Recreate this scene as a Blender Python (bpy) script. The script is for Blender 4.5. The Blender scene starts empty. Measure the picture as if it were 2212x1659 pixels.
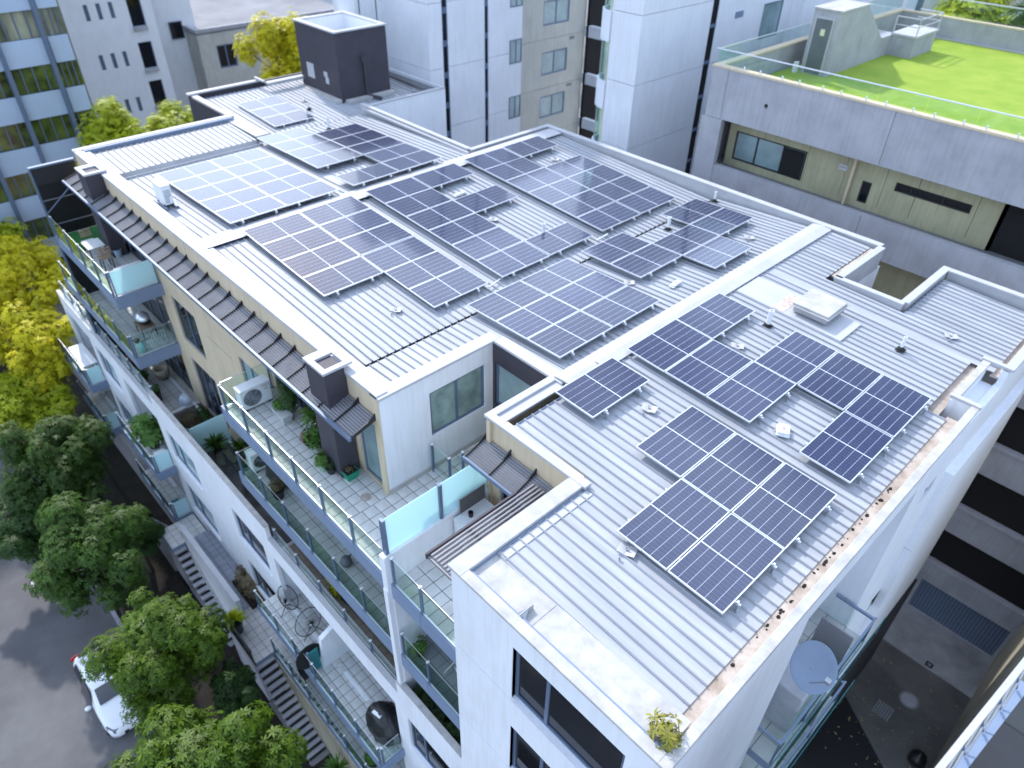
import bpy, bmesh, math, random
import numpy as np
from mathutils import Vector, Matrix, Euler
R_ = math.radians
random.seed(7)
rng = np.random.default_rng(11)
scene = bpy.context.scene
# ------------------------------------------------------------------ camera
FPX = 1552.368513901653
CAM = (2.674954802351104, -6.067138268577035, 9.283305859004917)
ROT = [[0.6858445896660983, 0.7275618745505795, 0.01645957247889592],
       [0.4592567750216957, -0.4151574644122951, -0.7853199948679681],
       [-0.5645355732125416, 0.5461666398116974, -0.6188712209615072]]
cd = bpy.data.cameras.new('camera'); cam = bpy.data.objects.new('camera', cd)
scene.collection.objects.link(cam)
m = Matrix.Identity(4)
for i in range(3):
    m[i][0] = ROT[0][i]; m[i][1] = -ROT[1][i]; m[i][2] = -ROT[2][i]; m[i][3] = CAM[i]
cam.matrix_world = m
cd.sensor_width = 36.0; cd.lens = 36.0 * FPX / 2212.0
cd.clip_start = 0.1; cd.clip_end = 900
cd.dof.use_dof = True; cd.dof.focus_distance = 11.5; cd.dof.aperture_fstop = 0.0253 / 0.044
scene.camera = cam
# ------------------------------------------------------------------ sky, sun, exposure
SUN_DIR = Vector((-1.0, 0.22, .96)).normalized()      # towards the sun
elev = math.asin(SUN_DIR.z); azim = math.atan2(SUN_DIR.x, SUN_DIR.y)
w = bpy.data.worlds.new('World'); scene.world = w; w.use_nodes = True
nt = w.node_tree; nt.nodes.clear()
wo = nt.nodes.new('ShaderNodeOutputWorld'); bg = nt.nodes.new('ShaderNodeBackground')
sky = nt.nodes.new('ShaderNodeTexSky'); sky.sky_type = 'NISHITA'; sky.sun_disc = False
sky.sun_elevation = elev; sky.sun_rotation = azim; sky.air_density = 1.25; sky.dust_density = 1.6; sky.ozone_density = 2.0
tc = nt.nodes.new('ShaderNodeTexCoord'); mp = nt.nodes.new('ShaderNodeMapping'); mp.inputs['Scale'].default_value = (1, 1, 2.2)
nz = nt.nodes.new('ShaderNodeTexNoise'); nz.inputs['Scale'].default_value = 2.6; nz.inputs['Detail'].default_value = 7; nz.inputs['Roughness'].default_value = .55
rp = nt.nodes.new('ShaderNodeValToRGB'); rp.color_ramp.elements[0].position = .41; rp.color_ramp.elements[1].position = .59
mx = nt.nodes.new('ShaderNodeMixRGB'); mx.inputs['Color2'].default_value = (10.4, 12.6, 16.6, 1)
mul = nt.nodes.new('ShaderNodeMath'); mul.operation = 'MULTIPLY'; mul.inputs[1].default_value = .78
nt.links.new(tc.outputs['Generated'], mp.inputs['Vector']); nt.links.new(mp.outputs['Vector'], nz.inputs['Vector'])
nt.links.new(nz.outputs['Fac'], rp.inputs['Fac']); nt.links.new(rp.outputs['Color'], mul.inputs[0])
nt.links.new(mul.outputs[0], mx.inputs['Fac']); nt.links.new(sky.outputs['Color'], mx.inputs['Color1'])
nt.links.new(mx.outputs['Color'], bg.inputs['Color']); bg.inputs['Strength'].default_value = 0.15
nt.links.new(bg.outputs['Background'], wo.inputs['Surface'])
sd = bpy.data.lights.new('sun', 'SUN'); sd.energy = 2.8; sd.angle = R_(1.8); sd.color = (1.0, .96, .92)
sun = bpy.data.objects.new('sun', sd); scene.collection.objects.link(sun)
sun.rotation_euler = (-SUN_DIR).to_track_quat('-Z', 'Y').to_euler(); sun.location = (-20, 5, 40)
vs = scene.view_settings; vs.view_transform = 'Standard'; vs.look = 'None'; vs.gamma = 1; vs.use_curve_mapping = False; vs.exposure = 0.50
scene.render.engine = 'CYCLES'
try:
    scene.cycles.max_bounces = 7; scene.cycles.transparent_max_bounces = 12
except Exception: pass

# ------------------------------------------------------------------ materials
def nodes_of(name):
    mt = bpy.data.materials.new(name); mt.use_nodes = True
    return mt, mt.node_tree, mt.node_tree.nodes['Principled BSDF']
def lin(c): return tuple(c) + (1,)
def mat(name, col, rough=.6, metal=0, var=.12, scale=3.0, bump=0.0, bscale=40, col2=None, stretch=None, spec=None, streak=0):
    mt, t, b = nodes_of(name)
    b.inputs['Roughness'].default_value = rough; b.inputs['Metallic'].default_value = metal
    if spec is not None: b.inputs['Specular IOR Level'].default_value = spec
    c2 = col2 or tuple(max(0, x * (1 - var * 2)) for x in col)
    tcn = t.nodes.new('ShaderNodeTexCoord'); mpn = t.nodes.new('ShaderNodeMapping')
    if stretch: mpn.inputs['Scale'].default_value = stretch
    n = t.nodes.new('ShaderNodeTexNoise'); n.inputs['Scale'].default_value = scale; n.inputs['Detail'].default_value = 8; n.inputs['Roughness'].default_value = .62
    r = t.nodes.new('ShaderNodeValToRGB'); r.color_ramp.elements[0].position = .32; r.color_ramp.elements[1].position = .66
    r.color_ramp.elements[0].color = lin(c2); r.color_ramp.elements[1].color = lin(col)
    t.links.new(tcn.outputs['Object'], mpn.inputs['Vector']); t.links.new(mpn.outputs['Vector'], n.inputs['Vector'])
    t.links.new(n.outputs['Fac'], r.inputs['Fac'])
    out = r.outputs['Color']
    if streak:
        mp2 = t.nodes.new('ShaderNodeMapping'); mp2.inputs['Scale'].default_value = (3.2, 3.2, .25)
        n2 = t.nodes.new('ShaderNodeTexNoise'); n2.inputs['Scale'].default_value = 3.0; n2.inputs['Detail'].default_value = 6
        r2 = t.nodes.new('ShaderNodeValToRGB'); r2.color_ramp.elements[0].position = .36; r2.color_ramp.elements[1].position = .56
        v = 1 - streak; r2.color_ramp.elements[0].color = (v, v, v * .97, 1); r2.color_ramp.elements[1].color = (1, 1, 1, 1)
        mm = t.nodes.new('ShaderNodeMixRGB'); mm.blend_type = 'MULTIPLY'; mm.inputs['Fac'].default_value = 1
        t.links.new(tcn.outputs['Object'], mp2.inputs['Vector']); t.links.new(mp2.outputs['Vector'], n2.inputs['Vector'])
        t.links.new(n2.outputs['Fac'], r2.inputs['Fac']); t.links.new(out, mm.inputs['Color1']); t.links.new(r2.outputs['Color'], mm.inputs['Color2'])
        out = mm.outputs['Color']
    t.links.new(out, b.inputs['Base Color'])
    if bump:
        n3 = t.nodes.new('ShaderNodeTexNoise'); n3.inputs['Scale'].default_value = bscale; n3.inputs['Detail'].default_value = 5
        bp = t.nodes.new('ShaderNodeBump'); bp.inputs['Strength'].default_value = bump; bp.inputs['Distance'].default_value = .02
        t.links.new(tcn.outputs['Object'], n3.inputs['Vector']); t.links.new(n3.outputs['Fac'], bp.inputs['Height']); t.links.new(bp.outputs['Normal'], b.inputs['Normal'])
    return mt
def leafmat(name, c1, c2, c3=None, scale=.9):
    mt, t, b = nodes_of(name); b.inputs['Roughness'].default_value = .5; b.inputs['Specular IOR Level'].default_value = .28
    geo = t.nodes.new('ShaderNodeNewGeometry'); r = t.nodes.new('ShaderNodeValToRGB')
    r.color_ramp.elements[0].color = lin(c1); r.color_ramp.elements[1].color = lin(c2)
    if c3: e = r.color_ramp.elements.new(.93); e.color = lin(c2); r.color_ramp.elements[2].color = lin(c3); 
    tcn = t.nodes.new('ShaderNodeTexCoord'); n = t.nodes.new('ShaderNodeTexNoise'); n.inputs['Scale'].default_value = scale
    ad = t.nodes.new('ShaderNodeMath'); ad.operation = 'MULTIPLY_ADD'; ad.inputs[1].default_value = .45
    sb = t.nodes.new('ShaderNodeMath'); sb.operation = 'MULTIPLY'; sb.inputs[1].default_value = .6
    t.links.new(tcn.outputs['Object'], n.inputs['Vector']); t.links.new(n.outputs['Fac'], sb.inputs[0])
    t.links.new(geo.outputs['Random Per Island'], ad.inputs[0]); t.links.new(sb.outputs[0], ad.inputs[2])
    t.links.new(ad.outputs[0], r.inputs['Fac']); t.links.new(r.outputs['Color'], b.inputs['Base Color'])
    tr = t.nodes.new('ShaderNodeBsdfTranslucent'); mxs = t.nodes.new('ShaderNodeMixShader'); mxs.inputs['Fac'].default_value = .25
    t.links.new(r.outputs['Color'], tr.inputs['Color']); o = t.nodes['Material Output']
    t.links.new(b.outputs[0], mxs.inputs[1]); t.links.new(tr.outputs[0], mxs.inputs[2]); t.links.new(mxs.outputs[0], o.inputs['Surface'])
    return mt
def glassmat(name, tint, refl=.12, milk=0.0, milkcol=(.5, .75, .78)):
    mt = bpy.data.materials.new(name); mt.use_nodes = True; t = mt.node_tree; t.nodes.clear()
    o = t.nodes.new('ShaderNodeOutputMaterial'); tr = t.nodes.new('ShaderNodeBsdfTransparent'); tr.inputs['Color'].default_value = lin(tint)
    gl = t.nodes.new('ShaderNodeBsdfGlossy'); gl.inputs['Roughness'].default_value = .02; gl.inputs['Color'].default_value = (.9, 1, .97, 1)
    ge = t.nodes.new('ShaderNodeNewGeometry'); dp = t.nodes.new('ShaderNodeVectorMath'); dp.operation = 'DOT_PRODUCT'
    t.links.new(ge.outputs['Normal'], dp.inputs[0]); t.links.new(ge.outputs['Incoming'], dp.inputs[1])
    def mth(op, a, bv=None):
        n = t.nodes.new('ShaderNodeMath'); n.operation = op
        for i_, v_ in enumerate((a, bv)):
            if isinstance(v_, (int, float)): n.inputs[i_].default_value = v_
            elif v_ is not None: t.links.new(v_, n.inputs[i_])
        return n.outputs[0]
    sc_ = mth('ADD', mth('MULTIPLY', mth('POWER', mth('SUBTRACT', 1.0, mth('ABSOLUTE', dp.outputs['Value'])), 5.0), .9), .035)
    mx = t.nodes.new('ShaderNodeMixShader'); t.links.new(sc_, mx.inputs['Fac']); t.links.new(tr.outputs[0], mx.inputs[1]); t.links.new(gl.outputs[0], mx.inputs[2])
    last = mx
    if milk:
        d = t.nodes.new('ShaderNodeBsdfDiffuse'); d.inputs['Color'].default_value = lin(milkcol)
        t2 = t.nodes.new('ShaderNodeBsdfTranslucent'); t2.inputs['Color'].default_value = lin(milkcol)
        m0 = t.nodes.new('ShaderNodeMixShader'); m0.inputs['Fac'].default_value = .45
        t.links.new(d.outputs[0], m0.inputs[1]); t.links.new(t2.outputs[0], m0.inputs[2])
        m2 = t.nodes.new('ShaderNodeMixShader'); m2.inputs['Fac'].default_value = milk
        t.links.new(mx.outputs[0], m2.inputs[1]); t.links.new(m0.outputs[0], m2.inputs[2]); last = m2
    t.links.new(last.outputs[0], o.inputs['Surface']); return mt
def pvmat():
    mt, t, b = nodes_of('solar cells under glass')
    uv = t.nodes.new('ShaderNodeUVMap'); sp = t.nodes.new('ShaderNodeSeparateXYZ'); t.links.new(uv.outputs[0], sp.inputs[0])
    def M(op, a, bb=None):
        n = t.nodes.new('ShaderNodeMath'); n.operation = op
        for i, v in enumerate((a, bb)):
            if v is None: continue
            if isinstance(v, (int, float)): n.inputs[i].default_value = v
            else: t.links.new(v, n.inputs[i])
        return n.outputs[0]
    def line(src, n, wd):   # 1 near the joints
        fr = M('FRACT', M('MULTIPLY', src, n)); d = M('ABSOLUTE', M('SUBTRACT', fr, .5)); return M('GREATER_THAN', d, .5 - wd)
    u, v = sp.outputs[0], sp.outputs[1]
    l6 = line(u, 6, .022); l20 = line(v, 20, .018); mid = M('LESS_THAN', M('ABSOLUTE', M('SUBTRACT', v, .5)), .0065)
    bb = line(u, 54, .06)
    a = M('MAXIMUM', M('MULTIPLY', l6, .62), mid); a = M('MAXIMUM', a, M('MULTIPLY', l20, .20)); a = M('MAXIMUM', a, M('MULTIPLY', bb, .055))
    mx = t.nodes.new('ShaderNodeMixRGB'); t.links.new(a, mx.inputs['Fac'])
    oi = t.nodes.new('ShaderNodeObjectInfo'); cr = t.nodes.new('ShaderNodeValToRGB')
    cr.color_ramp.elements[0].color = (.006, .010, .048, 1); cr.color_ramp.elements[1].color = (.014, .020, .070, 1)
    t.links.new(oi.outputs['Random'], cr.inputs['Fac']); t.links.new(cr.outputs[0], mx.inputs['Color1'])
    mx.inputs['Color2'].default_value = (.62, .66, .78, 1)
    tcn = t.nodes.new('ShaderNodeTexCoord'); n = t.nodes.new('ShaderNodeTexNoise'); n.inputs['Scale'].default_value = 1.1; n.inputs['Detail'].default_value = 9; n.inputs['Roughness'].default_value = .7
    t.links.new(tcn.outputs['Object'], n.inputs['Vector']); r = t.nodes.new('ShaderNodeValToRGB'); r.color_ramp.elements[0].position = .35; r.color_ramp.elements[1].position = .8
    r.color_ramp.elements[0].color = (0, 0, 0, 1); r.color_ramp.elements[1].color = (.045, .045, .045, 1)
    t.links.new(n.outputs['Fac'], r.inputs['Fac'])
    m2 = t.nodes.new('ShaderNodeMixRGB'); t.links.new(r.outputs['Color'], m2.inputs['Fac']); t.links.new(mx.outputs[0], m2.inputs['Color1']); m2.inputs['Color2'].default_value = (.45, .45, .46, 1)
    t.links.new(m2.outputs[0], b.inputs['Base Color']); b.inputs['Roughness'].default_value = .16
    b.inputs['IOR'].default_value = 1.52; b.inputs['Sheen Weight'].default_value = .05; b.inputs['Sheen Roughness'].default_value = .35; b.inputs['Coat Weight'].default_value = .75; b.inputs['Coat Roughness'].default_value = .06
    return mt

ROOFM = mat('pale painted roof steel', (.42, .437, .475), .52, .0, .14, 1.3, stretch=(.25, 2.5, 1))
CAPM = mat('white flashing', (.47, .475, .50), .55, 0, .07, 1.5)
CAPD = mat('weathered render coping', (.50, .49, .48), .8, 0, .15, 3.0, .25)
GUT = mat('muddy box gutter', (.50, .44, .39), .75, 0, .30, 2.2, .2, col2=(.26, .20, .155))
WALLW = mat('white painted render', (.78, .80, .85), .75, 0, .04, .8, .06, 60, streak=.055)
CREAM = mat('cream painted render', (.62, .52, .37), .8, 0, .06, 1.0, .1, 50, streak=.08)
DARK = mat('dark brown grey paint', (.052, .047, .062), .6, 0, .1, 2)
DARKB = mat('black louvre steel', (.018, .018, .022), .5, 0, .1, 2)
CANOPY = mat('charcoal grey corrugated steel', (.235, .235, .255), .42, .15, .12, 2)
FASC = mat('blue grey painted fascia', (.20, .26, .37), .5, 0, .05, 1.2)
POST = mat('blue grey powder coated metal', (.13, .18, .27), .4, .2, .05, 3)
ALU = mat('silver anodised aluminium', (.80, .82, .86), .28, .6, .03, 5)
STEEL = mat('galvanised steel', (.45, .47, .50), .4, .7, .1, 6)
PVM = pvmat()
GLASS = glassmat('green tinted balustrade glass', (.90, .97, .95))
GLASS2 = glassmat('dark tinted balustrade glass', (.80, .90, .86))
FROST = glassmat('frosted turquoise glass', (.70, .95, .97), milk=.85, milkcol=(.72, .92, .95))
TEAL = glassmat('deep teal privacy glass', (.3, .7, .7), milk=.7, milkcol=(.10, .42, .45))
GCLEAR = glassmat('clear table glass', (.78, .86, .85))
WINB = mat('dark window glass', (.008, .009, .012), .05, 0, .0, 1, spec=.35)
WINT = mat('window glass with pale blind', (.30, .42, .44), .12, 0, .2, .8, spec=.8)
WINP = mat('window with pasted paper', (.30, .42, .40), .3, 0, .25, 2.4)
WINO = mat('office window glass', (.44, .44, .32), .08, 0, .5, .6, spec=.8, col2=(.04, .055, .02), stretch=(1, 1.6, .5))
WING = mat('office window with painted tree reflection', (.12, .17, .04), .08, 0, .5, 1.2, spec=.8, col2=(.008, .012, .005))  # green mottling paints reflected trees into the glass colour
TILE = mat('pale floor tile', (.62, .62, .62), .55, 0, .12, 1.1, .05, col2=(.44, .43, .42))
TILEB = mat('tan floor tile', (.50, .42, .34), .6, 0, .12, 1.1)
GROUT = mat('dark tile grout', (.16, .15, .14), .9, 0, .15, 4)
CONC = mat('pale precast concrete', (.42, .42, .46), .85, 0, .12, .9, .15, 30, streak=.09)
CONCD = mat('darker concrete', (.24, .24, .25), .85, 0, .15, .8, .2, 25, streak=.1)
OLIVE = mat('olive beige panel', (.42, .40, .26), .8, 0, .10, .8, streak=.12)
BEIGEW = mat('beige side wall', (.46, .42, .32), .85, 0, .12, 1, streak=.15)
TURF = mat('bright artificial turf', (.30, .39, .04), .9, 0, .12, 1.1, .8, 90, col2=(.21, .33, .02))
TURF2 = mat('green artificial turf', (.025, .16, .035), .95, 0, .12, 4, .5, 90)
ASPH = mat('grey asphalt', (.15, .148, .155), .9, 0, .18, .5, .3, 80)
ASPHD = mat('old lane asphalt', (.13, .125, .118), .9, 0, .2, .9, .4, 60)
DRIVE = mat('stained concrete driveway', (.36, .36, .37), .8, 0, .25, .8, .1)
SOIL = mat('dark garden soil', (.022, .018, .013), 1, 0, .3, 2, .8, 20)
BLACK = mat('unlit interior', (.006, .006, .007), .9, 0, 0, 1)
WHITEP = mat('white plastic casing', (.74, .76, .78), .4, 0, .04, 3)
GREYP = mat('grey plastic grille', (.13, .14, .16), .5, 0, .05, 3)
RUBBER = mat('black rubber', (.015, .015, .016), .7, 0, .1, 5)
VINYL = mat('black vinyl cover', (.016, .016, .018), .38, 0, .2, 3, .6, 9)
POTB = mat('black plastic pot', (.03, .03, .035), .5, 0, .1, 3)
POTG = mat('pale green pot', (.32, .46, .34), .5, 0, .1, 3)
POTE = mat('emerald plastic tub', (.01, .28, .17), .4, 0, .08, 3)
POTW = mat('white trough', (.55, .56, .55), .6, 0, .15, 3)
TERRA = mat('terracotta pot', (.35, .14, .07), .8, 0, .1, 4)
WOOD = mat('slatted timber', (.34, .25, .17), .6, 0, .25, 5)
BARK = mat('grey brown bark', (.09, .07, .05), .9, 0, .3, 6, .5)
PAINTW = mat('white road paint', (.75, .75, .75), .8, 0, .08, 4)
CARW = mat('white car paint', (.80, .82, .86), .18, 0, .0, 1, spec=.7)
CARG = mat('dark car glass', (.015, .02, .03), .03, 0, 0, 1, spec=.9)
RED = mat('red tail lamp', (.4, .01, .02), .2, 0, 0, 1)
LAMPG = mat('headlamp glass', (.25, .28, .34), .08, .3, .4, 30, spec=.9)
LEAFD = leafmat('dark glossy leaves', (.012, .035, .010), (.055, .12, .022))
LEAFM = leafmat('mid green leaves', (.008, .028, .005), (.085, .175, .018))
LEAFB = leafmat('bright lime leaves', (.008, .030, .003), (.135, .235, .012))
LEAFY = leafmat('yellow green leaves', (.26, .33, .010), (.90, .74, .02))
LEAFYG = leafmat('golden green leaves', (.14, .24, .010), (.58, .60, .02))
LEAFR = leafmat('dark leaves with reddish tips', (.010, .03, .006), (.07, .14, .018), (.32, .12, .05))
LEAFP = leafmat('pot plant leaves', (.03, .09, .015), (.14, .28, .05), scale=6)
LEAFO = leafmat('dry olive stems', (.08, .06, .03), (.24, .20, .11), scale=6)
LEAFRD = leafmat('rust red leaves', (.12, .02, .015), (.34, .10, .06), scale=6)
LEAFW = leafmat('weed leaves yellowing', (.10, .15, .02), (.42, .36, .06), scale=5)
LEAFF = mat('fallen yellow leaves', (.45, .36, .14), .7, 0, .3, 20)

# ------------------------------------------------------------------ object helpers
COL = scene.collection
def world_off(p):
    v = Vector((0, 0, 0))
    while p is not None: v += p.location; p = p.parent
    return v
def tag(o, label=None, cat=None, group=None, kind=None):
    if label: o['label'] = label
    if cat: o['category'] = cat
    if group: o['group'] = group
    if kind: o['kind'] = kind
    return o
def thing(name, label, cat, loc=(0, 0, 0), group=None):
    o = bpy.data.objects.new(name, None); o.location = loc; o.empty_display_size = .2; COL.objects.link(o)
    return tag(o, label, cat, group)
def mesh_link(name, me, parent=None):
    o = bpy.data.objects.new(name, me); COL.objects.link(o)
    if parent is not None: o.parent = parent
    return o
def clone(root, loc, rotz=None, label=None):
    def rec(o, par):
        c = o.copy(); COL.objects.link(c); c.parent = par
        for ch in kids.get(o.name, []): rec(ch, c)
        return c
    kids = {}
    for ob in COL.objects:
        if ob.parent is not None: kids.setdefault(ob.parent.name, []).append(ob)
    r = rec(root, None); r.location = loc
    if rotz is not None: r.rotation_euler = (0, 0, rotz)
    if label: r['label'] = label
    return r
class MB:
    def __init__(s): s.v = []; s.f = []
    def add(s, vs_, fs):
        n = len(s.v); s.v += [tuple(p) for p in vs_]; s.f += [tuple(i + n for i in f) for f in fs]; return s
    def box(s, x0, x1, y0, y1, z0, z1):
        if x0 > x1: x0, x1 = x1, x0
        if y0 > y1: y0, y1 = y1, y0
        if z0 > z1: z0, z1 = z1, z0
        return s.add([(x0, y0, z0), (x1, y0, z0), (x1, y1, z0), (x0, y1, z0), (x0, y0, z1), (x1, y0, z1), (x1, y1, z1), (x0, y1, z1)],
                     [(0, 3, 2, 1), (4, 5, 6, 7), (0, 1, 5, 4), (1, 2, 6, 5), (2, 3, 7, 6), (3, 0, 4, 7)])
    def hexa(s, b, t):      # 4 bottom + 4 top points
        return s.add(list(b) + list(t), [(0, 3, 2, 1), (4, 5, 6, 7), (0, 1, 5, 4), (1, 2, 6, 5), (2, 3, 7, 6), (3, 0, 4, 7)])
    def prism(s, poly, axis, a0, a1):   # poly in the two other axes, extruded along axis
        n = len(poly)
        def P(p, a):
            return {'x': (a, p[0], p[1]), 'y': (p[0], a, p[1]), 'z': (p[0], p[1], a)}[axis]
        return s.add([P(p, a0) for p in poly] + [P(p, a1) for p in poly],
                     [tuple(range(n))[::-1], tuple(range(n, 2 * n))] + [(i, (i + 1) % n, n + (i + 1) % n, n + i) for i in range(n)])
    def tube(s, pts, r, n=8, r2=None, cap=True):
        pts = [Vector(p) for p in pts]; k = len(pts); base = len(s.v); up = None
        for i, p in enumerate(pts):
            d = (pts[min(i + 1, k - 1)] - pts[max(i - 1, 0)]).normalized()
            a = d.cross(Vector((0, 0, 1)) if abs(d.z) < .95 else Vector((1, 0, 0))).normalized()
            if up is not None:
                a2 = (up - d * up.dot(d))
                if a2.length > 1e-4: a = a2.normalized()
            up = a; b = d.cross(a)
            rr = r if r2 is None else r + (r2 - r) * i / (k - 1)
            for j in range(n):
                t = 2 * math.pi * j / n; q = p + a * (rr * math.cos(t)) + b * (rr * math.sin(t)); s.v.append(tuple(q))
        for i in range(k - 1):
            for j in range(n):
                s.f.append((base + i * n + j, base + i * n + (j + 1) % n, base + (i + 1) * n + (j + 1) % n, base + (i + 1) * n + j))
        if cap: s.f.append(tuple(base + j for j in range(n))[::-1]); s.f.append(tuple(base + (k - 1) * n + j for j in range(n)))
        return s
    def lathe(s, c, prof, n=16, sx=1, sy=1):   # prof list of (r,z)
        base = len(s.v)
        for (r, z) in prof:
            for j in range(n):
                t = 2 * math.pi * j / n; s.v.append((c[0] + sx * r * math.cos(t), c[1] + sy * r * math.sin(t), c[2] + z))
        for i in range(len(prof) - 1):
            for j in range(n):
                s.f.append((base + i * n + j, base + i * n + (j + 1) % n, base + (i + 1) * n + (j + 1) % n, base + (i + 1) * n + j))
        s.f.append(tuple(base + j for j in range(n))[::-1]); s.f.append(tuple(base + (len(prof) - 1) * n + j for j in range(n)))
        return s
    def build(s, name, mt, parent=None, smooth=False, bevel=0, local=False):
        off = Vector((0, 0, 0)) if local else world_off(parent)
        me = bpy.data.meshes.new(name)
        me.from_pydata([(x - off.x, y - off.y, z - off.z) for x, y, z in s.v], [], s.f)
        bm = bmesh.new(); bm.from_mesh(me); bmesh.ops.recalc_face_normals(bm, faces=bm.faces)
        if bevel: bmesh.ops.bevel(bm, geom=list(bm.edges), offset=bevel, segments=1, affect='EDGES')
        bm.to_mesh(me); bm.free()
        me.materials.append(mt)
        if smooth: me.polygons.foreach_set('use_smooth', [True] * len(me.polygons))
        me.update()
        return mesh_link(name, me, parent)
def BX(name, mt, parent, *b, bevel=0): return MB().box(*b).build(name, mt, parent, bevel=bevel)
def struct(o, kind='structure'): o['kind'] = kind; return o
def holes_wall(axis, p0, p1, u0, u1, z0, z1, holes):
    """boxes filling a wall with rectangular holes; axis = normal axis of the wall"""
    us = sorted({u0, u1, *[h[0] for h in holes], *[h[1] for h in holes]}); zs = sorted({z0, z1, *[h[2] for h in holes], *[h[3] for h in holes]})
    us = [u for u in us if u0 <= u <= u1]; zs = [z for z in zs if z0 <= z <= z1]; mb = MB()
    for a, b in zip(zs[:-1], zs[1:]):
        run = None
        for c, d in list(zip(us[:-1], us[1:])) + [(None, None)]:
            solid = c is not None and not any(h[0] <= c + 1e-6 and h[1] >= d - 1e-6 and h[2] <= a + 1e-6 and h[3] >= b - 1e-6 for h in holes)
            if solid: run = (run[0], d) if run else (c, d)
            if not solid and run:
                if axis == 'y': mb.box(run[0], run[1], p0, p1, a, b)
                else: mb.box(p0, p1, run[0], run[1], a, b)
                run = None
    return mb
def window(parent, axis, face, u0, u1, z0, z1, mull=(), glass=WINB, frame=POST, fw=.055, depth=.10, out=+1, trans=(), sill=True, label=None):
    """framed window set in the opening; face = outer wall plane coordinate, out = outward sign"""
    i = face - out * depth; o = i + out * .05
    mb = MB()
    def B(a, b, c, d, e=i, f=o):
        return mb.box(a, b, e, f, c, d) if axis == 'y' else mb.box(e, f, a, b, c, d)
    B(u0, u1, z1 - fw, z1); B(u0, u1, z0, z0 + fw); B(u0, u0 + fw, z0 + fw, z1 - fw); B(u1 - fw, u1, z0 + fw, z1 - fw)
    for mu in mull: B(mu - fw / 2, mu + fw / 2, z0 + fw, z1 - fw)
    for tz in trans: B(u0 + fw, u1 - fw, tz - fw / 2, tz + fw / 2, i + out * .004, o - out * .004)
    w_ = mb.build('window', frame, parent)
    if label: w_['label'] = label
    cuts = [u0 + fw] + [x for mu in mull for x in (mu - fw / 2, mu + fw / 2)] + [u1 - fw]
    for a, b in zip(cuts[::2], cuts[1::2]):
        g = MB(); e, f = i + out * .012, i + out * .022
        (g.box(a, b, e, f, z0 + fw, z1 - fw) if axis == 'y' else g.box(e, f, a, b, z0 + fw, z1 - fw)); g.build('pane', glass, w_)
    return w_
# numpy leaf clouds -------------------------------------------------------------
def leaf_mesh(name, centers, normals, size, nleaf, mt, parent, width=.34, droop=.25, jitter=.35):
    """rosettes of folded pointed leaves, one mesh"""
    n = len(centers); V = np.zeros((n, nleaf, 4, 3)); c = np.asarray(centers, float); nn = np.asarray(normals, float)
    nn /= np.linalg.norm(nn, axis=1, keepdims=True) + 1e-9
    a = np.cross(nn, rng.normal(size=(n, 3))); a /= np.linalg.norm(a, axis=1, keepdims=True) + 1e-9; b = np.cross(nn, a)
    sz = size * (.65 + .7 * rng.random(n))
    for k in range(nleaf):
        t = 2 * np.pi * (k + rng.random(n) * .6) / nleaf
        d = a * np.cos(t)[:, None] + b * np.sin(t)[:, None]
        tilt = (.25 + jitter * (rng.random(n) - .5))[:, None]
        d = d + nn * tilt; d /= np.linalg.norm(d, axis=1, keepdims=True)
        side = np.cross(d, nn); L = (sz * (.8 + .4 * rng.random(n)))[:, None]
        V[:, k, 0] = c; V[:, k, 1] = c + d * L * .5 + side * L * width / 2 - nn * L * .03
        V[:, k, 2] = c + d * L - nn * L * droop; V[:, k, 3] = c + d * L * .5 - side * L * width / 2 - nn * L * .03
    V = V.reshape(-1, 3); off = world_off(parent); V -= np.array(off)
    nq = n * nleaf; me = bpy.data.meshes.new(name); me.vertices.add(nq * 4); me.vertices.foreach_set('co', V.ravel())
    me.loops.add(nq * 4); me.loops.foreach_set('vertex_index', np.arange(nq * 4)); me.polygons.add(nq)
    me.polygons.foreach_set('loop_start', np.arange(nq) * 4); me.polygons.foreach_set('loop_total', np.full(nq, 4)); me.update(calc_edges=True)
    me.materials.append(mt); return mesh_link(name, me, parent)
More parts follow.
